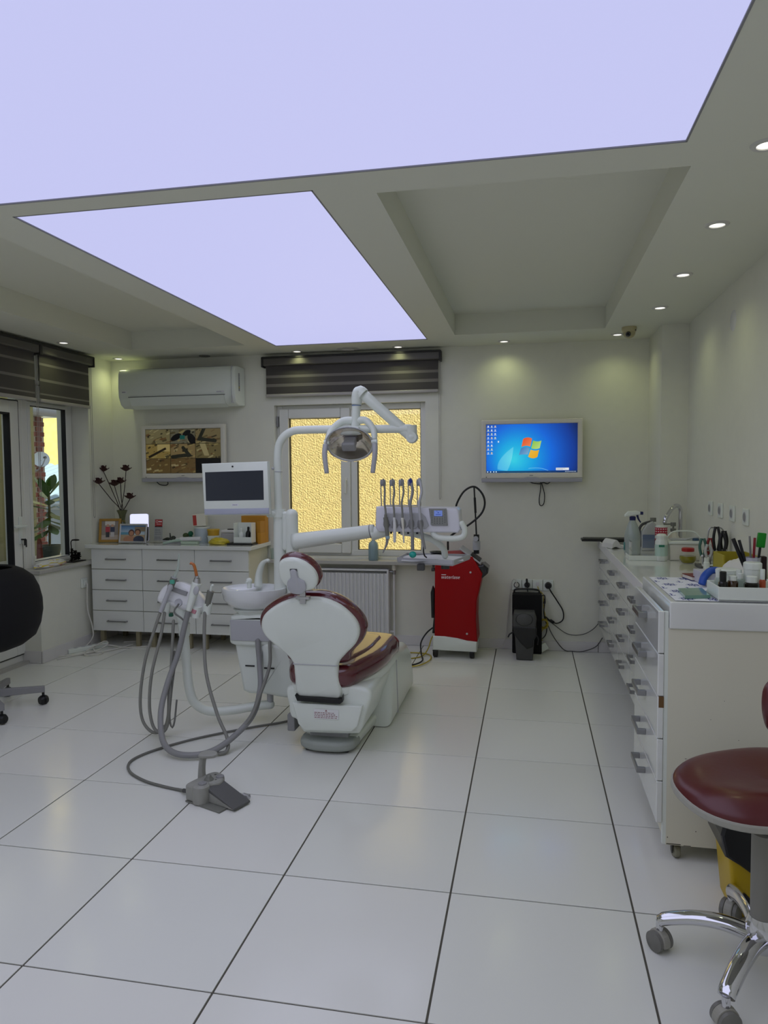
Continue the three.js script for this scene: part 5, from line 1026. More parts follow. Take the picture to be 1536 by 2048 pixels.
{ // right end of the drawer chest
  const x = -0.46, z = -3.78;
  const g = new THREE.SphereGeometry(0.07, 28, 18), p = g.attributes.position;
  for (let i = 0; i < p.count; i++) {
    const a = [p.getX(i), p.getY(i), p.getZ(i)], k = 1 + 0.28 * noise.noise(a[0] * 40, a[1] * 40, a[2] * 40 + 5);
    p.setXYZ(i, a[0] * k * 1.2, Math.max(a[1] * k * 0.5, -0.02), a[2] * k * 0.8);
  }
  g.computeVertexNormals();
  single('yellow_bag', 'crumpled clear bag of yellow pieces on the drawer chest', 'bag', g.translate(x, CT + 0.021, z), mat('#d2bf2e', 0.3, { clearcoat: 0.6 }));
  const b = thing('grey_case', 'low pale grey lidded case behind the yellow bag', 'case', [-0.41, CT, -3.93]);
  part(b, 'case_base', B(-0.49, -0.335, CT, CT + 0.085, -3.99, -3.89, 0.008, 2), M.shellGrey);
  part(b, 'case_lid', B(-0.492, -0.333, CT + 0.086, CT + 0.11, -3.992, -3.888, 0.008, 2), M.whiteDull);
  part(b, 'case_handle', B(-0.45, -0.39, CT + 0.11, CT + 0.118, -3.95, -3.93, 0.003), M.black);
  single('black_tray', 'flat black tray under the glue bottle organiser', 'tray', B(-0.375, -0.15, CT, CT + 0.014, -3.86, -3.74, 0.004), M.black);
  const o = thing('bottle_organiser', 'open white organiser box standing on the black tray', 'organiser', [-0.24, CT + 0.014, -3.8]), y = CT + 0.014;
  part(o, 'back_wall', B(-0.32, -0.165, y, y + 0.165, -3.855, -3.85, 0.001), M.white);
  part(o, 'side_wall', B(-0.32, -0.315, y, y + 0.165, -3.85, -3.76, 0.001), M.white);
  part(o, 'side_wall', B(-0.17, -0.165, y, y + 0.165, -3.85, -3.76, 0.001), M.whiteDull);
  part(o, 'front_wall', B(-0.32, -0.165, y, y + 0.05, -3.762, -3.757, 0.001), M.white);
  part(o, 'bottom', B(-0.32, -0.165, y, y + 0.004, -3.855, -3.757, 0), M.white);
  const bot = (name, label, bx, m, h, lean = 0) => {
    const t = thing(name, label, 'bottle', [bx, y + 0.004, -3.805]);
    part(t, 'bottle_body', place(L([[0, 0], [0.02, 0], [0.021, h * 0.6], [0.01, h * 0.75], [0, h * 0.76]], [0, 0, 0], 18), [bx, y + 0.004, -3.805], 0, 0, lean), m);
    part(t, 'bottle_cap', place(L([[0.009, h * 0.74], [0.01, h * 0.95], [0.006, h], [0, h]], [0, 0, 0], 14), [bx, y + 0.004, -3.805], 0, 0, lean), m);
  };
  bot('glue_bottle', 'small white bottle inside the white organiser box', -0.272, M.white, 0.115);
  bot('glue_bottle', 'small black bottle inside the white organiser box', -0.215, M.blackGloss, 0.13, -0.05);
  const om = mat('#c58a1e', 0.5);
  single('orange_carton', 'tall yellow-orange carton at the back of the drawer chest end', 'carton', B(-0.345, -0.13, CT, CT + 0.225, -4.06, -3.985, 0.002), om);
  single('orange_carton', 'lower of the two orange cartons stacked beside the organiser', 'carton', B(-0.16, -0.128, CT, CT + 0.09, -3.98, -3.87, 0.002), om);
  single('orange_carton', 'upper of the two orange cartons stacked beside the organiser', 'carton', B(-0.162, -0.13, CT + 0.0902, CT + 0.185, -3.98, -3.87, 0.002), mat('#b87f18', 0.5));
  const gl = (gx, gz, l) => single('drinking_glass', l, 'glass', L([[0.024, 0], [0.028, 0.09], [0.026, 0.09], [0.022, 0.004], [0, 0.004]], [gx, 0.715, gz]), M.frosted);
  gl(-0.075, -4.03, 'clear glass on the sill end beside the drawer chest');
}
{ // balcony window sill: bag and wire ornament
  const p = new THREE.SphereGeometry(1, 40, 24), a = p.attributes.position;
  for (let i = 0; i < a.count; i++) {
    const x = a.getX(i), y = a.getY(i), z = a.getZ(i), k = 1 + 0.16 * noise.noise(x * 3, y * 3 + 7, z * 3) + 0.08 * noise.noise(x * 9, y * 9, z * 9);
    a.setXYZ(i, x * k * 0.055, Math.max(y * k * 0.034, -0.017), z * k * 0.185);
  }
  p.computeVertexNormals();
  const bagTex = field(128, (u, v) => { const n = per(u, v, 5, 20); return n > 0.16 ? [0.86, 0.78, 0.16] : n < -0.25 ? [0.7, 0.45, 0.36] : [0.87, 0.87, 0.85]; }, true, 2);
  single('carrier_bag', 'white plastic bag with yellow print lying on the balcony window sill', 'bag', p.translate(-1.655, 0.738, -3.26), mat('#ffffff', 0.4, { map: bagTex }));
  const b = [-1.65, 0.721, -3.58], w = metal('#2d2823', 0.5);
  const t = thing('wire_ornament', 'small dark wire figurine of a tree and lamp on the balcony window sill', 'ornament', b);
  part(t, 'ornament_base', B(-1.69, -1.61, 0.721, 0.727, -3.665, -3.5, 0.002), w);
  part(t, 'lamp_post', T([[-1.65, 0.727, -3.525], [-1.65, 0.83, -3.525], [-1.65, 0.895, -3.525], [-1.64, 0.902, -3.56], [-1.63, 0.905, -3.585]], 0.004, 24, 6), w);
  part(t, 'lamp_hood', place(S([0, 0, 0], 0.02, 1.8, 0.35, 1), [-1.64, 0.903, -3.57]), w);
  for (let k = 0; k < 3; k++) {
    const z = -3.53 - k * 0.045, ring = [];
    for (let i = 0; i < 70; i++) ring.push([-1.65 + 0.02 * noise.noise(i * 0.7, k, 1) * 2, 0.735 + (i / 70) * (0.1 - k * 0.02), z + 0.018 * Math.sin(i * 1.7)]);
    part(t, 'wire_figure', T(ring, 0.003, 210, 5), w);
  }
}
{ // extension lead in the corner
  const t = thing('power_strip', 'white extension socket strip lying on the floor by the drawer chest', 'power strip', [-1.5, 0, -3.5]);
  part(t, 'strip_body', place(B(-0.17, 0.17, 0, 0.035, -0.025, 0.025, 0.008, 2), [-1.51, 0.0, -3.5], 0, 1.05, 0), M.white);
  for (let k = 0; k < 4; k++) part(t, 'socket_well', place(L([[0, 0.036], [0.016, 0.036], [0.018, 0.034]], [-0.1 + k * 0.06, 0, 0], 16), [-1.51, 0, -3.5], 0, 1.05, 0), M.shellGrey);
  const loop = (pts, r = 0.005) => T(pts, r, 120, 6);
  single('white_lead', 'tangled white leads lying on the floor round the socket strip', 'cable', [
    loop([[-1.56, 0.02, -3.2], [-1.45, 0.006, -3.33], [-1.36, 0.006, -3.45], [-1.3, 0.012, -3.36], [-1.4, 0.012, -3.3], [-1.45, 0.02, -3.4], [-1.42, 0.045, -3.5], [-1.36, 0.02, -3.6], [-1.2, 0.006, -3.6], [-1.05, 0.006, -3.72], [-1.15, 0.006, -3.85], [-1.35, 0.006, -3.78]]),
    loop([[-1.55, 0.006, -3.16], [-1.48, 0.01, -3.28], [-1.38, 0.018, -3.42], [-1.34, 0.05, -3.52], [-1.4, 0.06, -3.57], [-1.44, 0.03, -3.48], [-1.36, 0.012, -3.4], [-1.28, 0.01, -3.52], [-1.22, 0.01, -3.7]])], M.cableWhite);
  single('corner_socket', 'white double socket low on the wall beside the drawer chest', 'socket', [B(-1.6, -1.585, 0.5, 0.58, -3.64, -3.56, 0.004), B(-1.586, -1.575, 0.52, 0.565, -3.62, -3.58, 0.004)], M.white);
  single('corner_lead', 'white lead dropping from the corner socket to the floor', 'cable', T([[-1.575, 0.54, -3.6], [-1.564, 0.52, -3.6], [-1.57, 0.42, -3.6], [-1.572, 0.3, -3.61], [-1.55, 0.17, -3.63], [-1.54, 0.08, -3.62], [-1.56, 0.02, -3.56], [-1.55, 0.01, -3.48]], 0.006, 60, 8), M.cableWhite);
}
{ // black tub chair, mostly outside the picture
  const b = [-1.19, 0, -1.99];
  const t = thing('office_chair', 'black upholstered tub chair on a grey five-star base by the balcony door', 'office chair', b);
  const g = L([[0.06, 0.37], [0.14, 0.38], [0.22, 0.41], [0.285, 0.46], [0.315, 0.53], [0.328, 0.61], [0.326, 0.68], [0.31, 0.755], [0.28, 0.82], [0.225, 0.865], [0.18, 0.885], [0.165, 0.875], [0.21, 0.84], [0.26, 0.77], [0.28, 0.67], [0.26, 0.55], [0, 0.51]], [b[0], 0, b[2]], 48);
  part(t, 'tub_shell', g, M.blackSoft);
  part(t, 'seat_cushion', L([[0, 0.6], [0.2, 0.6], [0.25, 0.57], [0.25, 0.52], [0, 0.52]], [b[0], 0, b[2]], 40), M.blackSoft);
  part(t, 'gas_column', [C([b[0], 0.1, b[2]], [b[0], 0.38, b[2]], 0.026)], M.black);
  const a0 = Math.atan2(-2.17 + 1.99, -0.94 + 1.19);
  for (let k = 0; k < 5; k++) {
    const a = a0 + k * Math.PI * 2 / 5, d = [Math.cos(a), Math.sin(a)], e = [b[0] + d[0] * 0.31, b[2] + d[1] * 0.31];
    part(t, 'base_arm', place(E([[0.02, 0.085], [0.32, 0.08], [0.32, 0.118], [0.02, 0.135]], 0.03, 0.004), [b[0], 0, b[2]], 0, -a, 0), M.grey);
    part(t, 'caster', [place(L([[0, -0.025], [0.022, -0.025], [0.03, -0.012], [0.03, -0.004], [0.026, 0], [0.03, 0.004], [0.03, 0.012], [0.022, 0.025], [0, 0.025]], [0, 0, 0], 20), [e[0], 0.03, e[1]], 0, -a + 0.5, Math.PI / 2), C([e[0], 0.03, e[1]], [e[0], 0.085, e[1]], 0.008)], M.black);
  }
}

// ---------------------------------------------------------------- long counter on the far side wall
const KT = 0.9, KX = 2.6;
{
  const edges = [-4.07, -3.38, -2.83, -2.33, -1.86, -1.545];
  const names = ['nearest the back wall', 'second from the back wall', 'third from the back wall', 'fourth from the back wall', 'hidden closest to the mobile cabinet'];
  for (let c = 0; c < 5; c++) {
    const z0 = edges[c], z1 = edges[c + 1];
    const t = thing('counter_cabinet', 'glossy white counter drawer unit, ' + names[c], 'cabinet', [2.85, 0, (z0 + z1) / 2], 'white counter drawer units');
    part(t, 'carcass', B(KX + 0.02, c ? 3.13 : 2.955, 0.215, 0.86, z0 + 0.0005, z1 - 0.0005, 0.002), M.whiteDull);
    for (const lz of [z0 + 0.06, z1 - 0.06]) for (const lx of c ? [2.9, 3.08] : [2.75, 2.92]) part(t, 'leg', C([lx, 0, lz], [lx, 0.216, lz], 0.018), M.grey);
    for (let r = 0; r < 4; r++) {
      const y0 = 0.22 + r * 0.156, d = part(t, 'drawer_front', B(KX, KX + 0.019, y0 + 0.0015, y0 + 0.1545, z0 + 0.002, z1 - 0.002, 0.002), M.lacquer);
      const cy = y0 + 0.085, cz = (z0 + z1) / 2;
      part(d, 'handle', [B(KX - 0.032, KX - 0.024, cy - 0.009, cy + 0.009, cz - 0.07, cz + 0.07, 0.002), B(KX - 0.03, KX, cy - 0.009, cy + 0.009, cz - 0.07, cz - 0.055, 0.002), B(KX - 0.03, KX, cy - 0.009, cy + 0.009, cz + 0.055, cz + 0.07, 0.002)], M.brushed);
    }
  }
  single('long_worktop', 'long glossy white counter top with sink area along the side wall', 'worktop', place(E([[KX - 0.005, 1.59], [3.135, 1.59], [3.135, 3.56], [2.957, 3.56], [2.957, 4.085], [KX - 0.005, 4.085]], KT - 0.86, 0.003), [0, (KT + 0.86) / 2, 0], -Math.PI / 2), M.lacquer);
  single('counter_edge_strip', 'thin white metal edge strip along the front of the long counter', 'trim strip', B(KX - 0.012, KX - 0.0055, 0.845, KT + 0.002, -4.08, -1.55, 0.002), M.whiteDull);
}
// ---------------------------------------------------------------- mobile cabinet at the near end
const NT = 0.968, NX = 2.556, N0 = -1.535, N1 = -0.945;
{
  const t = thing('mobile_cabinet', 'cream-sided five-drawer cabinet on castors at the near end of the counter', 'cabinet', [2.85, 0, -1.24]);
  part(t, 'carcass', B(NX, 3.13, 0.062, 0.87, N0, N1, 0.003), M.cream);
  part(t, 'front_edge', B(NX - 0.012, NX + 0.003, 0.064, 0.93, N1 - 0.019, N1, 0.002), M.white);
  part(t, 'top_block', B(NX + 0.004, 3.13, 0.868, NT, N0 - 0.05, N1 + 0.008, 0.006, 2), M.lacquer);
  for (let r = 0; r < 5; r++) {
    const y0 = 0.145 + r * 0.158;
    const d = part(t, 'drawer_front', B(NX - 0.034, NX - 0.012, y0, y0 + 0.155, N0 + 0.012, N1 + 0.004, 0.004, 2), M.lacquer);
    const cy = y0 + 0.09, cz = -1.28;
    part(d, 'handle', [B(NX - 0.068, NX - 0.06, cy - 0.011, cy + 0.011, cz - 0.085, cz + 0.085, 0.002), B(NX - 0.064, NX - 0.034, cy - 0.011, cy + 0.011, cz - 0.085, cz - 0.068, 0.002), B(NX - 0.064, NX - 0.034, cy - 0.011, cy + 0.011, cz + 0.068, cz + 0.085, 0.002)], M.brushed);
    if (r === 2) part(d, 'chipped_corner', B(NX - 0.03, NX - 0.0115, y0 + 0.115, y0 + 0.1555, N1 - 0.002, N1 + 0.0045, 0.001), mat('#6f5230', 0.9));
  }
  for (const [x, z] of [[2.6, -0.985], [3.05, -0.985], [2.6, -1.48], [3.05, -1.48]]) {
    const c = part(t, 'caster', place(L([[0, -0.011], [0.022, -0.011], [0.026, -0.006], [0.026, 0.006], [0.022, 0.011], [0, 0.011]], [0, 0, 0], 22), [x, 0.026, z], 0, 0.2, Math.PI / 2), mat('#8c8a74', 0.4));
    part(c, 'fork', [B(x - 0.016, x - 0.012, 0.018, 0.058, z - 0.012, z + 0.012, 0.001), B(x + 0.012, x + 0.016, 0.018, 0.058, z - 0.012, z + 0.012, 0.001), B(x - 0.02, x + 0.02, 0.054, 0.062, z - 0.02, z + 0.02, 0.001)], M.darkGrey);
  }
  const wear = mat('#4d493c', 0.9), dot = (u, v, w, h) => B(u, u + w, v, v + h, N1 - 0.001, N1 + 0.0008, 0);
  part(t, 'wear_mark', [dot(2.56, 0.066, 0.05, 0.003), dot(2.62, 0.064, 0.025, 0.002), dot(2.562, 0.09, 0.003, 0.004), dot(2.66, 0.12, 0.003, 0.003), dot(2.75, 0.61, 0.002, 0.002), dot(2.705, 0.54, 0.002, 0.002), dot(2.62, 0.39, 0.006, 0.0015), dot(2.8, 0.47, 0.002, 0.002)], wear, { kind: 'stuff' });
  // patterned cloth
  const cloth = canvas(1024, 1024, (g) => {
    g.fillStyle = '#e9eaf0'; g.fillRect(0, 0, 1024, 1024); g.strokeStyle = '#2a3480'; g.lineWidth = 9;
    const wheel = (x, y, r) => { g.beginPath(); g.arc(x, y, r * 0.62, 0, 7); g.stroke(); g.beginPath(); g.arc(x, y, r * 0.2, 0, 7); g.stroke(); for (let k = 0; k < 8; k++) { const a = k * Math.PI / 4; g.beginPath(); g.moveTo(x + Math.cos(a) * r * 0.2, y + Math.sin(a) * r * 0.2); g.lineTo(x + Math.cos(a) * r, y + Math.sin(a) * r); g.stroke(); } };
    const anchor = (x, y, r) => { g.beginPath(); g.moveTo(x, y - r); g.lineTo(x, y + r * 0.8); g.moveTo(x - r * 0.4, y - r * 0.5); g.lineTo(x + r * 0.4, y - r * 0.5); g.stroke(); g.beginPath(); g.arc(x, y + r * 0.2, r * 0.7, 0.3, 2.84); g.stroke(); };
    for (let i = 0; i < 6; i++) for (let j = 0; j < 7; j++) j % 2 ? anchor(20 + i * 190, 70 + j * 146, 40) : wheel(100 + i * 190, 70 + j * 146, 62);
  });
  const pg = new THREE.PlaneGeometry(0.5, 0.6, 20, 24), pp = pg.attributes.position;
  for (let i = 0; i < pp.count; i++) pp.setZ(i, 0.0008 * noise.noise(pp.getX(i) * 9, pp.getY(i) * 9, 4));
  pg.computeVertexNormals();
  single('printed_cloth', 'white cloth printed with navy ship wheels covering the mobile cabinet top', 'cloth', place(pg, [2.832, NT + 0.002, -1.255], -Math.PI / 2), mat('#ffffff', 0.85, { map: cloth }));
}

// ---------------------------------------------------------------- things on the long counter
{
  const t = thing('keyboard', 'black keyboard jutting out past the far end of the counter', 'keyboard', [2.72, KT, -3.98]);
  part(t, 'keyboard_body', place(B(-0.21, 0.21, 0, 0.018, -0.065, 0.065, 0.005, 2), [2.665, KT + 0.002, -3.97], 0, 0, 0), M.black);
  for (let r = 0; r < 4; r++) part(t, 'key_row', B(2.47, 2.86, KT + 0.02, KT + 0.026, -4.025 + r * 0.03, -4.002 + r * 0.03, 0.003), M.darkGrey);
}
{
  const c = [2.67, KT, -3.5];
  const fold = [];
  for (let i = 0; i <= 24; i++) { const a = i / 24; fold.push([-0.075 + 0.14 * a, 0.012 + 0.05 * Math.exp(-(((a - 0.2) / 0.22) ** 2))]); }
  for (let i = 24; i >= 0; i--) { const a = i / 24; fold.push([-0.08 + 0.15 * a, 0.0 + 0.012 * Math.exp(-(((a - 0.2) / 0.15) ** 2))]); }
  single('folded_towel', 'folded white towel on the counter edge beside the spray bottle', 'towel', place(E(fold, 0.16, 0.004), c, 0, 0.35, 0), mat('#dad9d4', 0.95));
}
{
  const b = [2.712, KT, -3.06];
  const t = thing('spray_bottle', 'translucent spray bottle with white and navy trigger head on the counter', 'spray bottle', b);
  part(t, 'bottle_body', L([[0, 0], [0.046, 0.002], [0.05, 0.012], [0.05, 0.12], [0.047, 0.14], [0.032, 0.19], [0.02, 0.215], [0.018, 0.225], [0, 0.225]], b), mat('#c9d3cf', 0.25, { transmission: 0.45, thickness: 0 }));
  part(t, 'collar', L([[0.019, 0.222], [0.02, 0.244], [0.014, 0.248]], b, 20), mat('#1c2254', 0.4));
  part(t, 'trigger_head', place(E([[-0.05, 0.0], [0.045, 0.012], [0.05, 0.028], [0.02, 0.038], [-0.03, 0.034], [-0.052, 0.012]], 0.026, 0.006, false, [], 2), add(b, [0, 0.246, 0]), 0, 0.1, 0), M.white);
  part(t, 'nozzle', B(b[0] + 0.046, b[0] + 0.064, KT + 0.258, KT + 0.278, b[2] - 0.011, b[2] + 0.011, 0.003), mat('#1c2254', 0.4));
  part(t, 'trigger', TT([add(b, [0.028, 0.255, 0]), add(b, [0.036, 0.23, 0]), add(b, [0.05, 0.208, 0])], (k) => 0.007 - 0.003 * k, 10, 8), mat('#1c2254', 0.4));
  part(t, 'label_strip', [B(b[0] - 0.0515, b[0] - 0.049, KT + 0.03, KT + 0.08, b[2] - 0.02, b[2] + 0.02, 0)], mat('#3c8f8a', 0.5));
}
{
  const t = thing('clear_box', 'clear plastic box standing in a shallow white tray on the counter', 'box', [2.74, KT, -2.8]);
  part(t, 'tray', [B(2.655, 2.828, KT, KT + 0.006, -2.9, -2.74, 0.003), B(2.65, 2.833, KT, KT + 0.03, -2.745, -2.738, 0.003), B(2.65, 2.657, KT, KT + 0.03, -2.9, -2.74, 0.003), B(2.826, 2.833, KT, KT + 0.03, -2.9, -2.74, 0.003)], M.white);
  part(t, 'box_wall', [B(2.668, 2.82, KT + 0.007, KT + 0.115, -2.762, -2.759, 0), B(2.668, 2.82, KT + 0.007, KT + 0.115, -2.885, -2.882, 0), B(2.668, 2.671, KT + 0.007, KT + 0.115, -2.88, -2.76, 0), B(2.817, 2.82, KT + 0.007, KT + 0.115, -2.88, -2.76, 0)], M.clear);
  part(t, 'contents', [B(2.72, 2.81, KT + 0.007, KT + 0.016, -2.87, -2.78, 0.003), C([2.69, KT + 0.012, -2.8], [2.8, KT + 0.012, -2.85], 0.004)], M.midGrey);
}
{
  const b = [2.838, KT, -2.76];
  const t = thing('disinfectant_bottle', 'white bottle with green label beside the white bucket', 'bottle', b);
  part(t, 'bottle_body', L([[0, 0], [0.034, 0.001], [0.036, 0.006], [0.036, 0.115], [0.03, 0.13], [0, 0.13]], b), M.white);
  part(t, 'cap', L([[0.031, 0.128], [0.032, 0.15], [0.02, 0.162], [0, 0.163]], b), M.white);
  part(t, 'label_band', L([[0.0365, 0.03], [0.0365, 0.098]], b), mat('#b8d3c4', 0.5));
  part(t, 'label_title', place(B(-0.02, 0.012, 0.085, 0.098, 0.0345, 0.037, 0), b), mat('#1f7a5a', 0.5));
}
{
  const c = [2.972, KT, -2.84];
  const t = thing('white_bucket', 'square white plastic bucket with lid and wire handle on the counter', 'bucket', c);
  part(t, 'bucket_body', place(E([[-0.083, 0], [0.083, 0], [0.09, 0.1], [-0.09, 0.1]], 0.16, 0.012, false, [], 3), c), M.ivory);
  part(t, 'lid', B(c[0] - 0.096, c[0] + 0.096, KT + 0.098, KT + 0.118, c[2] - 0.088, c[2] + 0.088, 0.008, 2), M.white);
  part(t, 'handle', T([add(c, [-0.098, 0.108, 0.03]), add(c, [-0.09, 0.14, 0.03]), add(c, [-0.05, 0.172, 0.03]), add(c, [0.05, 0.172, 0.03]), add(c, [0.09, 0.14, 0.03]), add(c, [0.098, 0.108, 0.03])], 0.0045, 40, 8), M.white);
  single('lid_clutter', 'grey instrument pouches lying on the bucket lid', 'pouch', [B(c[0] - 0.07, c[0] + 0.02, KT + 0.1185, KT + 0.125, c[2] - 0.06, c[2] + 0.03, 0.002), place(B(-0.05, 0.05, 0, 0.005, -0.02, 0.02, 0.002), [c[0] + 0.05, KT + 0.125, c[2] - 0.02], 0, 0.5, 0.1)], M.shellGrey);
  single('bottle_stopper', 'small dark blue stopper on the bucket lid', 'stopper', L([[0, 0], [0.02, 0], [0.018, 0.014], [0, 0.016]], [c[0] + 0.07, KT + 0.1185, c[2] + 0.03], 18), mat('#2a4a66', 0.4));
}
{
  const b = [2.968, KT, -2.66];
  const t = thing('glass_jar', 'round glass jar of yellow liquid with red lid in front of the bucket', 'jar', b);
  part(t, 'jar_glass', L([[0, 0], [0.036, 0.001], [0.046, 0.015], [0.048, 0.03], [0.044, 0.052], [0.034, 0.066], [0.032, 0.07]], b), M.clear);
  part(t, 'liquid', L([[0, 0.003], [0.034, 0.004], [0.044, 0.017], [0.046, 0.03], [0.044, 0.042], [0, 0.042]], b), mat('#a39c10', 0.1, { transmission: 0.4, thickness: 0 }));
  part(t, 'jar_lid', L([[0.033, 0.068], [0.035, 0.07], [0.035, 0.086], [0.03, 0.09], [0, 0.09]], b), mat('#a81c1c', 0.4));
}
{ // bottles round the sink
  const b = [2.86, KT, -3.33];
  const t = thing('detergent_jug', 'grey-white detergent jug with moulded handle behind the spray bottle', 'jug', b);
  part(t, 'jug_body', place(E([[-0.055, 0], [0.055, 0], [0.056, 0.13], [0.04, 0.175], [0.015, 0.2], [-0.02, 0.185], [-0.054, 0.13]], 0.06, 0.012, false, [], 3), b), mat('#b9bcba', 0.4));
  part(t, 'jug_cap', C(add(b, [0.02, 0.195, 0]), add(b, [0.02, 0.222, 0]), 0.02), M.midGrey);
  part(t, 'jug_handle', T([add(b, [0.0, 0.195, 0]), add(b, [-0.05, 0.175, 0]), add(b, [-0.068, 0.13, 0]), add(b, [-0.062, 0.03, 0])], 0.009, 24, 8), M.darkGrey);
  part(t, 'jug_label', B(b[0] - 0.05, b[0] + 0.03, KT + 0.02, KT + 0.11, b[2] + 0.0305, b[2] + 0.0315, 0), mat('#6f7f9c', 0.5));
  const r = [2.9, KT, -3.14];
  const u = thing('red_bottle', 'white bottle with crimson dotted label behind the clear box', 'bottle', r);
  part(u, 'bottle_body', L([[0, 0], [0.036, 0.001], [0.038, 0.006], [0.038, 0.17], [0.034, 0.185], [0, 0.187]], r), M.white);
  part(u, 'red_label', L([[0.0385, 0.02], [0.0385, 0.1]], r), mat('#a51734', 0.5));
  part(u, 'dotted_band', L([[0.0385, 0.12], [0.0385, 0.172]], r), mat('#ffffff', 0.5, { map: canvas(256, 64, (g) => { g.fillStyle = '#b21c34'; g.fillRect(0, 0, 256, 64); g.fillStyle = '#ecd8d8'; for (let i = 0; i < 16; i++) for (let j = 0; j < 3; j++) { g.beginPath(); g.arc(8 + i * 16, 12 + j * 20, 5, 0, 7); g.fill(); } }) }));
  const s = [2.985, KT, -3.2];
  const q = thing('soap_dispenser', 'off-white soap pump bottle with grey pump beside the tap', 'dispenser', s);
  part(q, 'bottle_body', L([[0, 0], [0.04, 0.001], [0.042, 0.01], [0.04, 0.1], [0.022, 0.13], [0.018, 0.14], [0, 0.14]], s), M.ivory);
  part(q, 'pump', [C(add(s, [0, 0.14, 0]), add(s, [0, 0.16, 0]), 0.018), C(add(s, [0, 0.16, 0]), add(s, [0, 0.178, 0]), 0.006), C(add(s, [0, 0.176, 0]), add(s, [0, 0.2, 0]), 0.017), C(add(s, [0, 0.19, 0]), add(s, [-0.06, 0.188, 0]), 0.005)], M.midGrey);
  const k = [2.79, KT, -3.42];
  single('blue_carton', 'small grey-blue carton behind the spray bottle', 'carton', B(k[0] - 0.035, k[0] + 0.035, KT, KT + 0.125, k[2] - 0.03, k[2] + 0.03, 0.003), mat('#6b7688', 0.6));
}
{
  const b = [3.07, KT, -3.42];
  const t = thing('sink_tap', 'chrome swan-neck tap at the far end of the counter', 'tap', b);
  part(t, 'tap_base', L([[0.028, 0], [0.028, 0.012], [0.018, 0.02], [0.016, 0.05], [0, 0.05]], b), M.chrome);
  part(t, 'spout', T([add(b, [0, 0.03, 0]), add(b, [0, 0.2, 0]), add(b, [0.0, 0.27, 0]), add(b, [-0.02, 0.3, 0.01]), add(b, [-0.055, 0.285, 0.03]), add(b, [-0.1, 0.225, 0.06]), add(b, [-0.112, 0.19, 0.065])], 0.0135, 60, 14), M.chrome);
  part(t, 'tap_lever', T([add(b, [0.0, 0.045, 0.016]), add(b, [-0.01, 0.06, 0.07])], 0.006, 8, 8), M.chrome);
}
{ // handpiece stand with dark tools
  const c = [3.068, KT, -2.44];
  const t = thing('plier_rack', 'metal rack stand on the counter holding black-handled pliers', 'rack', c);
  part(t, 'rack_base', B(c[0] - 0.09, c[0] + 0.06, KT, KT + 0.016, c[2] - 0.09, c[2] + 0.07, 0.003), M.darkGrey);
  part(t, 'rack_frame', [T([[c[0] - 0.05, KT + 0.01, c[2]], [c[0] - 0.04, KT + 0.2, c[2]], [c[0] - 0.01, KT + 0.225, c[2]], [c[0] + 0.04, KT + 0.2, c[2]], [c[0] + 0.055, KT + 0.01, c[2]]], 0.004, 40, 8), T([[c[0] - 0.07, KT + 0.1, c[2] + 0.03], [c[0] + 0.05, KT + 0.105, c[2] + 0.03]], 0.004, 8, 8)], M.silver);
  const at = [[-0.075, 0.03, '#3f6b5c', 'green-handled'], [-0.05, 0.05, '#b9b9b4', 'bare steel'], [-0.03, 0.0, '#9c2f2c', 'red-handled'], [-0.005, 0.03, '#141416', 'tall black-handled'], [0.02, 0.05, '#1c1c1e', 'curved black-handled'], [0.04, 0.0, '#101012', 'wide black-handled']];
  at.forEach(([dx, dz, col, nm], i) => {
    const p = [c[0] + dx, KT + 0.017, c[2] + dz], h = [0.15, 0.12, 0.15, 0.215, 0.18, 0.19][i];
    const q = thing('dental_pliers', nm + ' dental pliers standing in the counter rack', 'pliers', p, 'pliers in the counter rack');
    for (const s of [-1, 1]) part(q, 'plier_handle', TT([add(p, [s * 0.006, h, 0]), add(p, [s * 0.016, h * 0.7, 0.004]), add(p, [s * 0.006, h * 0.36, 0])], () => 0.0075, 14, 8), mat(col, 0.4));
    part(q, 'plier_jaw', [C(add(p, [0, h * 0.36, 0]), add(p, [0, 0, 0]), 0.009, 0.005, 10), S(add(p, [0, h * 0.36, 0]), 0.012)], M.silver);
  });
}
{
  const b = [2.985, KT, -2.28];
  single('white_vial', 'small white screw-cap bottle with red band in front of the plier rack', 'bottle', L([[0, 0], [0.016, 0], [0.016, 0.05], [0.012, 0.055], [0.013, 0.075], [0, 0.076]], b, 18), M.white);
  single('white_rod', 'thin white plastic stick resting across the plier rack base', 'stick', C([2.985, KT + 0.024, -2.37], [3.09, KT + 0.026, -2.38], 0.005), M.white);
}

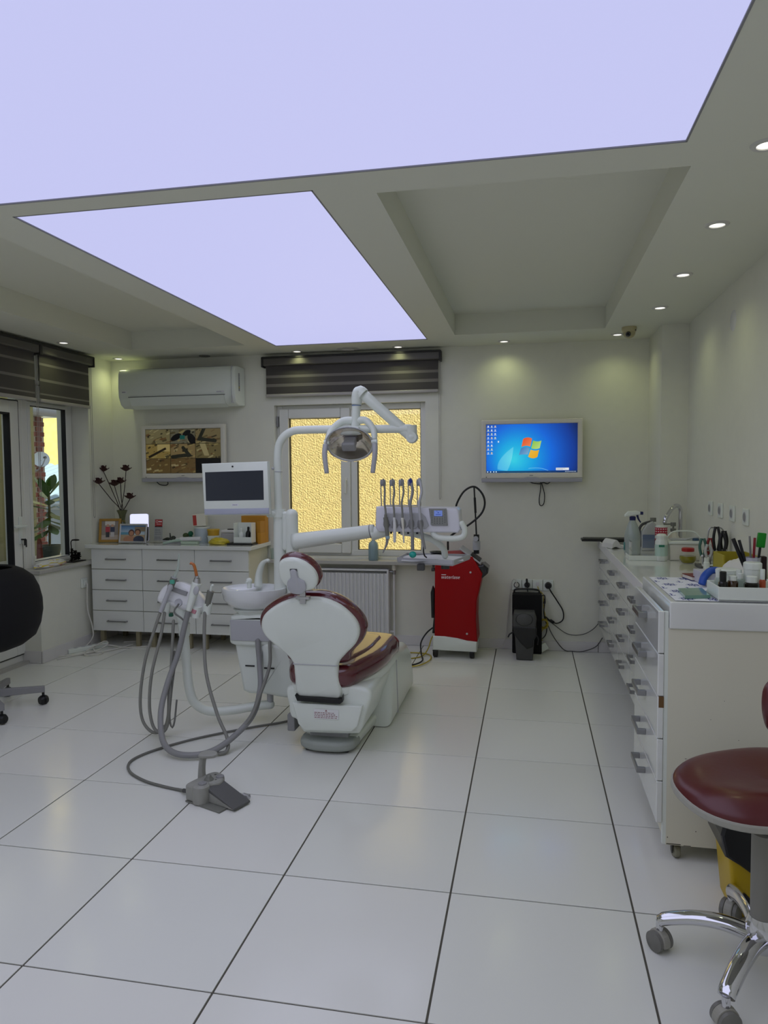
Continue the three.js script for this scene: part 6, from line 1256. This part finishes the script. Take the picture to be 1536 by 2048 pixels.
// ---------------------------------------------------------------- things on the mobile cabinet and behind it
{
  const t = thing('paper_box', 'yellow cardboard box against the counter wall behind the white cloth', 'box', [3.04, KT, -1.95]);
  part(t, 'box_wall', [B(2.965, 2.972, KT, KT + 0.135, -2.06, -1.86, 0.001), B(3.11, 3.117, KT, KT + 0.135, -2.06, -1.86, 0.001), B(2.965, 3.117, KT, KT + 0.135, -2.06, -2.053, 0.001), B(2.965, 3.117, KT, KT + 0.005, -2.06, -1.86, 0)], mat('#a89a22', 0.6));
  const g = new THREE.SphereGeometry(1, 44, 30), p = g.attributes.position;
  for (let i = 0; i < p.count; i++) {
    const x = p.getX(i), y = p.getY(i), z = p.getZ(i), k = 1 + 0.14 * noise.noise(x * 2.3 + 3, y * 2.3, z * 2.3) + 0.07 * noise.noise(x * 6, y * 6 + 2, z * 6);
    p.setXYZ(i, x * k * 0.085, Math.max(y * k * 0.075, -0.06), z * k * 0.12);
  }
  g.computeVertexNormals();
  single('white_towel', 'crumpled white towel heaped in front of the yellow box', 'towel', g.translate(3.015, KT + 0.061, -1.735), mat('#dcdad4', 0.95));
}
{
  const t = thing('glove_box', 'open box with a blue glove hanging out on the printed cloth', 'glove box', [2.79, NT + 0.003, -1.4]);
  const y = NT + 0.004;
  part(t, 'box_body', place(B(-0.06, 0.06, 0, 0.05, -0.08, 0.08, 0.002), [2.815, y, -1.39], 0, 0.1, 0), mat('#bdbcc4', 0.6));
  part(t, 'blue_glove', [TT([[2.83, y + 0.055, -1.36], [2.79, y + 0.06, -1.33], [2.757, y + 0.04, -1.3], [2.744, y + 0.008, -1.29]], (k) => 0.02 - 0.005 * k, 24, 14, 0.8), TT([[2.8, y + 0.056, -1.34], [2.825, y + 0.062, -1.32], [2.85, y + 0.056, -1.3]], (k) => 0.015 - 0.006 * k, 14, 10), S([2.81, y + 0.056, -1.35], 0.024, 1.2, 0.6, 1)], mat('#1f4fae', 0.45));
}
{
  const t = thing('red_book', 'small red and white booklet on the printed cloth behind the glass slab', 'booklet', [2.755, NT + 0.003, -1.5]);
  part(t, 'pages', place(B(-0.035, 0.035, 0.003, 0.017, -0.05, 0.05, 0.001), [2.765, NT + 0.003, -1.5], 0, 0.2, 0), mat('#d8d2c4', 0.7));
  part(t, 'cover', [place(B(-0.037, 0.037, 0.017, 0.02, -0.052, 0.052, 0.001), [2.765, NT + 0.003, -1.5], 0, 0.2, 0)], mat('#6e1418', 0.5));
  part(t, 'back_cover', [place(B(-0.037, 0.037, 0, 0.003, -0.052, 0.052, 0.001), [2.765, NT + 0.003, -1.5], 0, 0.2, 0)], mat('#22286a', 0.5));
}
{
  const o = [[2.63, 0.972, -1.163], [2.622, 0.972, -0.992], [2.715, 0.972, -1.017], [2.723, 0.972, -1.189]].map((p) => [p[0], -p[2]]);
  single('glass_slab', 'green-edged glass mixing slab lying on the printed cloth', 'glass slab', place(E(o, 0.012, 0.001), [0, NT + 0.009, 0], -Math.PI / 2), mat('#9fc9b4', 0.08, { transmission: 0.55, thickness: 0 }));
}
const TY = NT + 0.004;
{
  const t = thing('supply_tray', 'white rectangular tray full of small bottles on the printed cloth', 'tray', [2.9, TY, -1.05]);
  const w = 0.006, x0 = 2.728, x1 = 3.08, z0 = -1.135, z1 = -0.957, h = 0.05;
  part(t, 'tray_bottom', B(x0, x1, TY, TY + 0.005, z0, z1, 0.001), M.white);
  part(t, 'tray_wall', B(x0, x1, TY, TY + h, z1 - w, z1, 0.002), M.white);
  part(t, 'tray_wall', B(x0, x1, TY, TY + h, z0, z0 + w, 0.002), M.white);
  part(t, 'tray_wall', B(x0, x0 + w, TY, TY + h, z0 + w, z1 - w, 0.002), M.white);
  part(t, 'tray_wall', B(x1 - w, x1, TY, TY + h, z0 + w, z1 - w, 0.002), M.white);
  const y = TY + 0.0055;
  const bottle = (label, x, z, r, h1, h2, body, cap, name = 'small_bottle') => {
    const b = [x, y, z], q = thing(name, label, 'bottle', b);
    part(q, 'bottle_body', L([[0, 0], [r * 0.95, 0.001], [r, 0.004], [r, h1 * 0.9], [r * 0.8, h1], [0, h1]], b, 20), body);
    part(q, 'bottle_cap', L([[r * 0.72, h1 - 0.002], [r * 0.74, h2 - 0.002], [r * 0.6, h2], [0, h2]], b, 20), cap);
  };
  const brown = mat('#3a2408', 0.12, { clearcoat: 0.5 }), dark = mat('#14100e', 0.15);
  bottle('small bottle with tall black cap in the supply tray', 2.76, -1.03, 0.016, 0.055, 0.092, dark, M.black);
  bottle('brown glass bottle with low white cap in the supply tray', 2.796, -1.04, 0.019, 0.058, 0.076, brown, M.white);
  bottle('white dropper bottle in the far corner of the supply tray', 2.762, -1.105, 0.013, 0.06, 0.092, M.frosted, M.white);
  bottle('short clear vial in the middle of the supply tray', 2.832, -1.08, 0.013, 0.06, 0.08, M.frosted, M.white);
  bottle('tall clear vial in the middle of the supply tray', 2.836, -1.112, 0.013, 0.065, 0.09, M.frosted, M.white);
  bottle('thin dropper bottle with orange label in the supply tray', 2.9, -1.05, 0.011, 0.062, 0.1, mat('#b5502c', 0.4), M.white);
  bottle('wide dark jar with white lid in the supply tray', 2.855, -1.02, 0.026, 0.055, 0.078, dark, M.white, 'ointment_jar');
  {
    const q = thing('white_pot', 'stacked white plastic pot behind the dark jar', 'pot', [2.878, y, -1.095]);
    part(q, 'pot_body', L([[0, 0], [0.028, 0.001], [0.03, 0.004], [0.03, 0.095], [0, 0.095]], [2.878, y, -1.095], 24), M.white);
    part(q, 'pot_lid', L([[0.032, 0.095], [0.032, 0.116], [0.028, 0.12], [0, 0.12]], [2.878, y, -1.095], 24), M.white);
  }
  {
    const q = thing('putty_pot', 'wide low white pot lying behind the black-capped bottle', 'pot', [2.822, NT + 0.0045, -1.215]);
    part(q, 'pot_body', L([[0, 0], [0.04, 0.001], [0.042, 0.006], [0.042, 0.066], [0, 0.066]], [2.822, NT + 0.0045, -1.215], 28), M.white);
    part(q, 'pot_lid', L([[0.044, 0.066], [0.044, 0.08], [0.04, 0.084], [0, 0.084]], [2.822, NT + 0.0045, -1.215], 28), M.white);
  }
}
{ // pen pot
  const b = [2.952, NT + 0.003, -1.36];
  const t = thing('pen_cup', 'grey-white paper cup with dark scribbles holding pens', 'pen holder', b);
  part(t, 'cup', L([[0, 0], [0.022, 0], [0.03, 0.115], [0.028, 0.115], [0.02, 0.004], [0, 0.004]], b, 26), mat('#c6c6ce', 0.6));
  part(t, 'scribble', [0, 1, 2].map((k) => place(B(-0.012, 0.012, -0.003, 0.003, -0.0004, 0.0004, 0), add(b, [-0.0165, 0.095 - k * 0.016, 0.0235]), -0.06, -0.62, 0.2 - k * 0.1)), M.black, { kind: 'stuff' });
  const pen = (label, dx, dz, h, col, r = 0.005, lean = 0) => single('pen', label, 'pen', TT([add(b, [0, 0.012, 0]), add(b, [dx * 0.5, h * 0.5, dz * 0.5]), add(b, [dx, h, dz])], () => r, 8, 10), mat(col, 0.35), 'pens in the cup');
  pen('black marker leaning out of the pen cup towards the room', -0.075, 0.0, 0.19, '#0e0e10', 0.008);
  pen('thin black pen leaning out of the pen cup', -0.055, 0.01, 0.185, '#18181a', 0.006);
  pen('slim grey metal pen standing in the pen cup', -0.01, -0.01, 0.2, '#8a8a86', 0.004);
  pen('dark red pen standing in the pen cup', 0.004, 0.01, 0.195, '#8a1828', 0.005);
  const g = thing('cleaning_brush', 'bright green plastic brush standing in the pen cup', 'brush', add(b, [0.03, 0.1, 0]));
  part(g, 'brush_head', place(B(-0.016, 0.016, 0, 0.06, -0.008, 0.008, 0.004, 2), add(b, [0.028, 0.155, 0.0]), 0, 0, -0.1), mat('#0f8a1c', 0.4));
  part(g, 'brush_stem', C(add(b, [0.012, 0.01, 0]), add(b, [0.028, 0.16, 0]), 0.005), M.black);
  single('tool_rack', 'dark brown tool block beside the pen cup', 'tool block', B(2.99, 3.01, NT + 0.003, NT + 0.12, -1.4, -1.37, 0.004), mat('#2a1410', 0.6));
}
{ // ribbed stack of cups at the frame edge
  const b = [3.02, NT + 0.003, -1.28];
  const nth = ['lowest', 'second from the bottom', 'third from the bottom', 'fourth from the bottom', 'fifth from the bottom', 'sixth from the bottom', 'seventh from the bottom', 'eighth from the bottom', 'eighth from the top', 'seventh from the top', 'sixth from the top', 'fifth from the top', 'fourth from the top', 'third from the top', 'second from the top', 'topmost'];
  for (let k = 0; k < 16; k++) {
    single('plastic_cup', 'thin white disposable cup, ' + nth[k] + ' in the stack beside the pen cup', 'cup', L([[0, 0], [0.022, 0], [0.029, 0.03], [0.031, 0.031], [0.031, 0.033], [0.028, 0.033], [0.021, 0.003], [0, 0.003]], [b[0], b[1] + k * 0.0105, b[2]], 22), M.white, 'stack of disposable cups');
  }
}

// ---------------------------------------------------------------- sockets on the counter wall
[[1423, 1016, 'farthest from the camera'], [1443, 1020, 'second from the tap'], [1467, 1027, 'third from the tap'], [1494, 1034, 'closest to the camera']].forEach(([u, v, w], i) => {
  const p = [[3.14, 1.211, -2.865], [3.14, 1.209, -2.632], [3.14, 1.206, -2.383], [3.14, 1.202, -2.135]][i];
  const t = thing('counter_socket', 'white wall socket above the counter, ' + w, 'socket', p, 'sockets above the counter');
  part(t, 'face_plate', B(3.128, 3.14, p[1] - 0.043, p[1] + 0.043, p[2] - 0.041, p[2] + 0.041, 0.004, 2), M.white);
  part(t, 'socket_well', place(L([[0, 0.003], [0.018, 0.003], [0.021, 0]], [0, 0, 0], 20), [3.1275, p[1], p[2]], 0, 0, Math.PI / 2), M.grey);
  part(t, 'face_ring', place(L([[0.021, 0], [0.024, 0.002], [0.027, 0]], [0, 0, 0], 20), [3.1275, p[1], p[2]], 0, 0, Math.PI / 2), M.shellGrey);
});

// ---------------------------------------------------------------- yellow sharps bin under the stool
{
  const b = [2.812, 0, -0.72];
  const t = thing('yellow_bin', 'yellow waste bin with black liner behind the stool', 'bin', b);
  part(t, 'bin_body', place(E([[-0.1, 0.002], [0.1, 0.002], [0.13, 0.3], [-0.13, 0.3]], 0.2, 0.02, false, [], 3), b), M.yellowBin);
  const g = E([[-0.14, 0.325], [0.14, 0.325], [0.145, 0.2], [0.1, 0.17], [0.03, 0.14], [-0.02, 0.135], [-0.09, 0.185], [-0.135, 0.21], [-0.15, 0.28]], 0.245, 0.01, false, [], 2), p = g.attributes.position;
  for (let i = 0; i < p.count; i++) p.setZ(i, p.getZ(i) + 0.006 * noise.noise(p.getX(i) * 40, p.getY(i) * 40, 9));
  part(t, 'bin_liner', place(g, b), M.bag);
  part(t, 'warning_label', place(B(-0.045, 0.045, -0.03, 0.03, 0, 0.001, 0), [2.84, 0.17, b[2] + 0.1025], 0.0), mat('#c4521a', 0.5, { map: canvas(128, 96, (c) => { c.fillStyle = '#d86a2c'; c.fillRect(0, 0, 128, 96); c.fillStyle = '#e9e4da'; c.fillRect(6, 8, 116, 26); c.fillStyle = '#2a2a2a'; c.fillRect(12, 16, 60, 4); c.fillRect(12, 24, 44, 4); }) }));
}

// ---------------------------------------------------------------- dentist's stool
{
  const c = [2.712, 0, -0.35];
  const t = thing('dentist_stool', 'dark red saddle stool on a polished five-arm base in the foreground', 'stool', c);
  // seat: rounded saddle pad with a thin shell underneath
  const seat = [];
  const n = 72, m = 18, pos = [], idx = [], uv = [];
  const rad = (a0) => { const a = a0 + 0.38; const x = Math.cos(a), y = Math.sin(a); return 1 / Math.pow(Math.pow(Math.abs(x) / 0.25, 2.4) + Math.pow(Math.abs(y) / 0.185, 2.4), 1 / 2.4); };
  for (let j = 0; j <= m; j++) for (let i = 0; i <= n; i++) {
    const a = i / n * Math.PI * 2, k = j / m, s = Math.sin(k * Math.PI / 2), R = rad(a) * Math.pow(s, 0.55);
    const x = Math.cos(a) * R, z = Math.sin(a) * R;
    const dome = 0.052 * Math.pow(Math.cos(k * Math.PI / 2), 0.75);
    const roll = 0.018 * Math.exp(-(((z - 0.13) / 0.06) ** 2)) - 0.02 * Math.exp(-(x * x + (z + 0.01) ** 2) / 0.012);
    pos.push(c[0] + x, 0.545 + dome + roll * Math.cos(k * Math.PI / 2), c[2] + z); uv.push(x, z);
  }
  for (let j = 0; j < m; j++) for (let i = 0; i < n; i++) { const a = j * (n + 1) + i, b = a + n + 1; idx.push(a, a + 1, b, b, a + 1, b + 1); }
  const g = new THREE.BufferGeometry();
  g.setAttribute('position', new THREE.Float32BufferAttribute(pos, 3)); g.setAttribute('uv', new THREE.Float32BufferAttribute(uv, 2)); g.setIndex(idx); g.computeVertexNormals();
  const ring = (k) => Array.from({ length: 72 }, (_, i) => { const a = i / 72 * Math.PI * 2, R = rad(a) * k; return [Math.cos(a) * R, -Math.sin(a) * R]; });
  const lean = (q) => q.translate(-c[0], -0.555, -c[2]).rotateX(0.13).translate(c[0], 0.555, c[2]);
  part(t, 'seat_pad', lean(g), M.oxblood);
  part(t, 'seat_shell', lean(place(E(ring(1.012), 0.024, 0.006), [c[0], 0.548, c[2]], -Math.PI / 2)), mat('#a3a196', 0.5));
  const bk = [[-0.12, -0.08], [0.12, -0.08], [0.18, -0.03], [0.18, 0.05], [0.1, 0.09], [-0.1, 0.09], [-0.18, 0.06], [-0.18, -0.03]];
  part(t, 'backrest_pad', place(E(bk, 0.06, 0.025, true, [], 5), [2.848, 0.775, -0.46], 0, 0.75, 0), M.oxblood);
  part(t, 'backrest_stem', T([[2.74, 0.53, -0.37], [2.86, 0.545, -0.46], [2.87, 0.65, -0.5], [2.85, 0.77, -0.485]], 0.013, 24, 10), M.chrome);
  part(t, 'gas_column', [C([c[0], 0.4, c[2]], [c[0], 0.545, c[2]], 0.016)], M.chrome);
  part(t, 'column_sleeve', [C([c[0], 0.17, c[2]], [c[0], 0.42, c[2]], 0.032, 0.032, 28)], mat('#87857c', 0.5));
  part(t, 'hub', L([[0.03, 0.08], [0.045, 0.1], [0.045, 0.15], [0.034, 0.18], [0, 0.18]], [c[0], 0, c[2]], 28), M.chrome);
  const a0 = Math.atan2(-0.426 + 0.35, 2.431 - 2.705);
  for (let k = 0; k < 5; k++) {
    const a = a0 + k * Math.PI * 2 / 5, d = [Math.cos(a), Math.sin(a)], at = (r, y) => [c[0] + d[0] * r, y, c[2] + d[1] * r];
    part(t, 'base_arm', TT([at(0.02, 0.12), at(0.1, 0.132), at(0.18, 0.124), at(0.255, 0.1), at(0.272, 0.088)], (q) => 0.029 - 0.007 * q, 30, 18, 0.75), M.chrome);
    const e = at(0.272, 0), turn = -a + 0.9, ax = [Math.cos(turn), 0, -Math.sin(turn)];
    const disc = (s) => place(L([[0, -0.008], [0.024, -0.008], [0.03, -0.004], [0.03, 0.006], [0.026, 0.009], [0, 0.009]], [0, 0, 0], 28), [e[0] + ax[0] * s, 0.03, e[2] + ax[2] * s], 0, turn, s > 0 ? -Math.PI / 2 : Math.PI / 2);
    const w = part(t, 'caster', [disc(0.019), disc(-0.019)], mat('#77766f', 0.5));
    const half = Array.from({ length: 15 }, (_, i) => { const b = -0.35 + i / 14 * (Math.PI + 0.5); return [0.033 * Math.cos(b), 0.03 + 0.033 * Math.sin(b)]; });
    part(w, 'caster_hood', [place(E(half, 0.026, 0.004, false, [], 2), [e[0], 0, e[2]], 0, turn + Math.PI / 2, 0)], mat('#a09e92', 0.45));
    part(w, 'caster_pin', C([e[0], 0.055, e[2]], at(0.272, 0.09), 0.011), M.chrome);
  }
}
renderer.render(scene, camera);
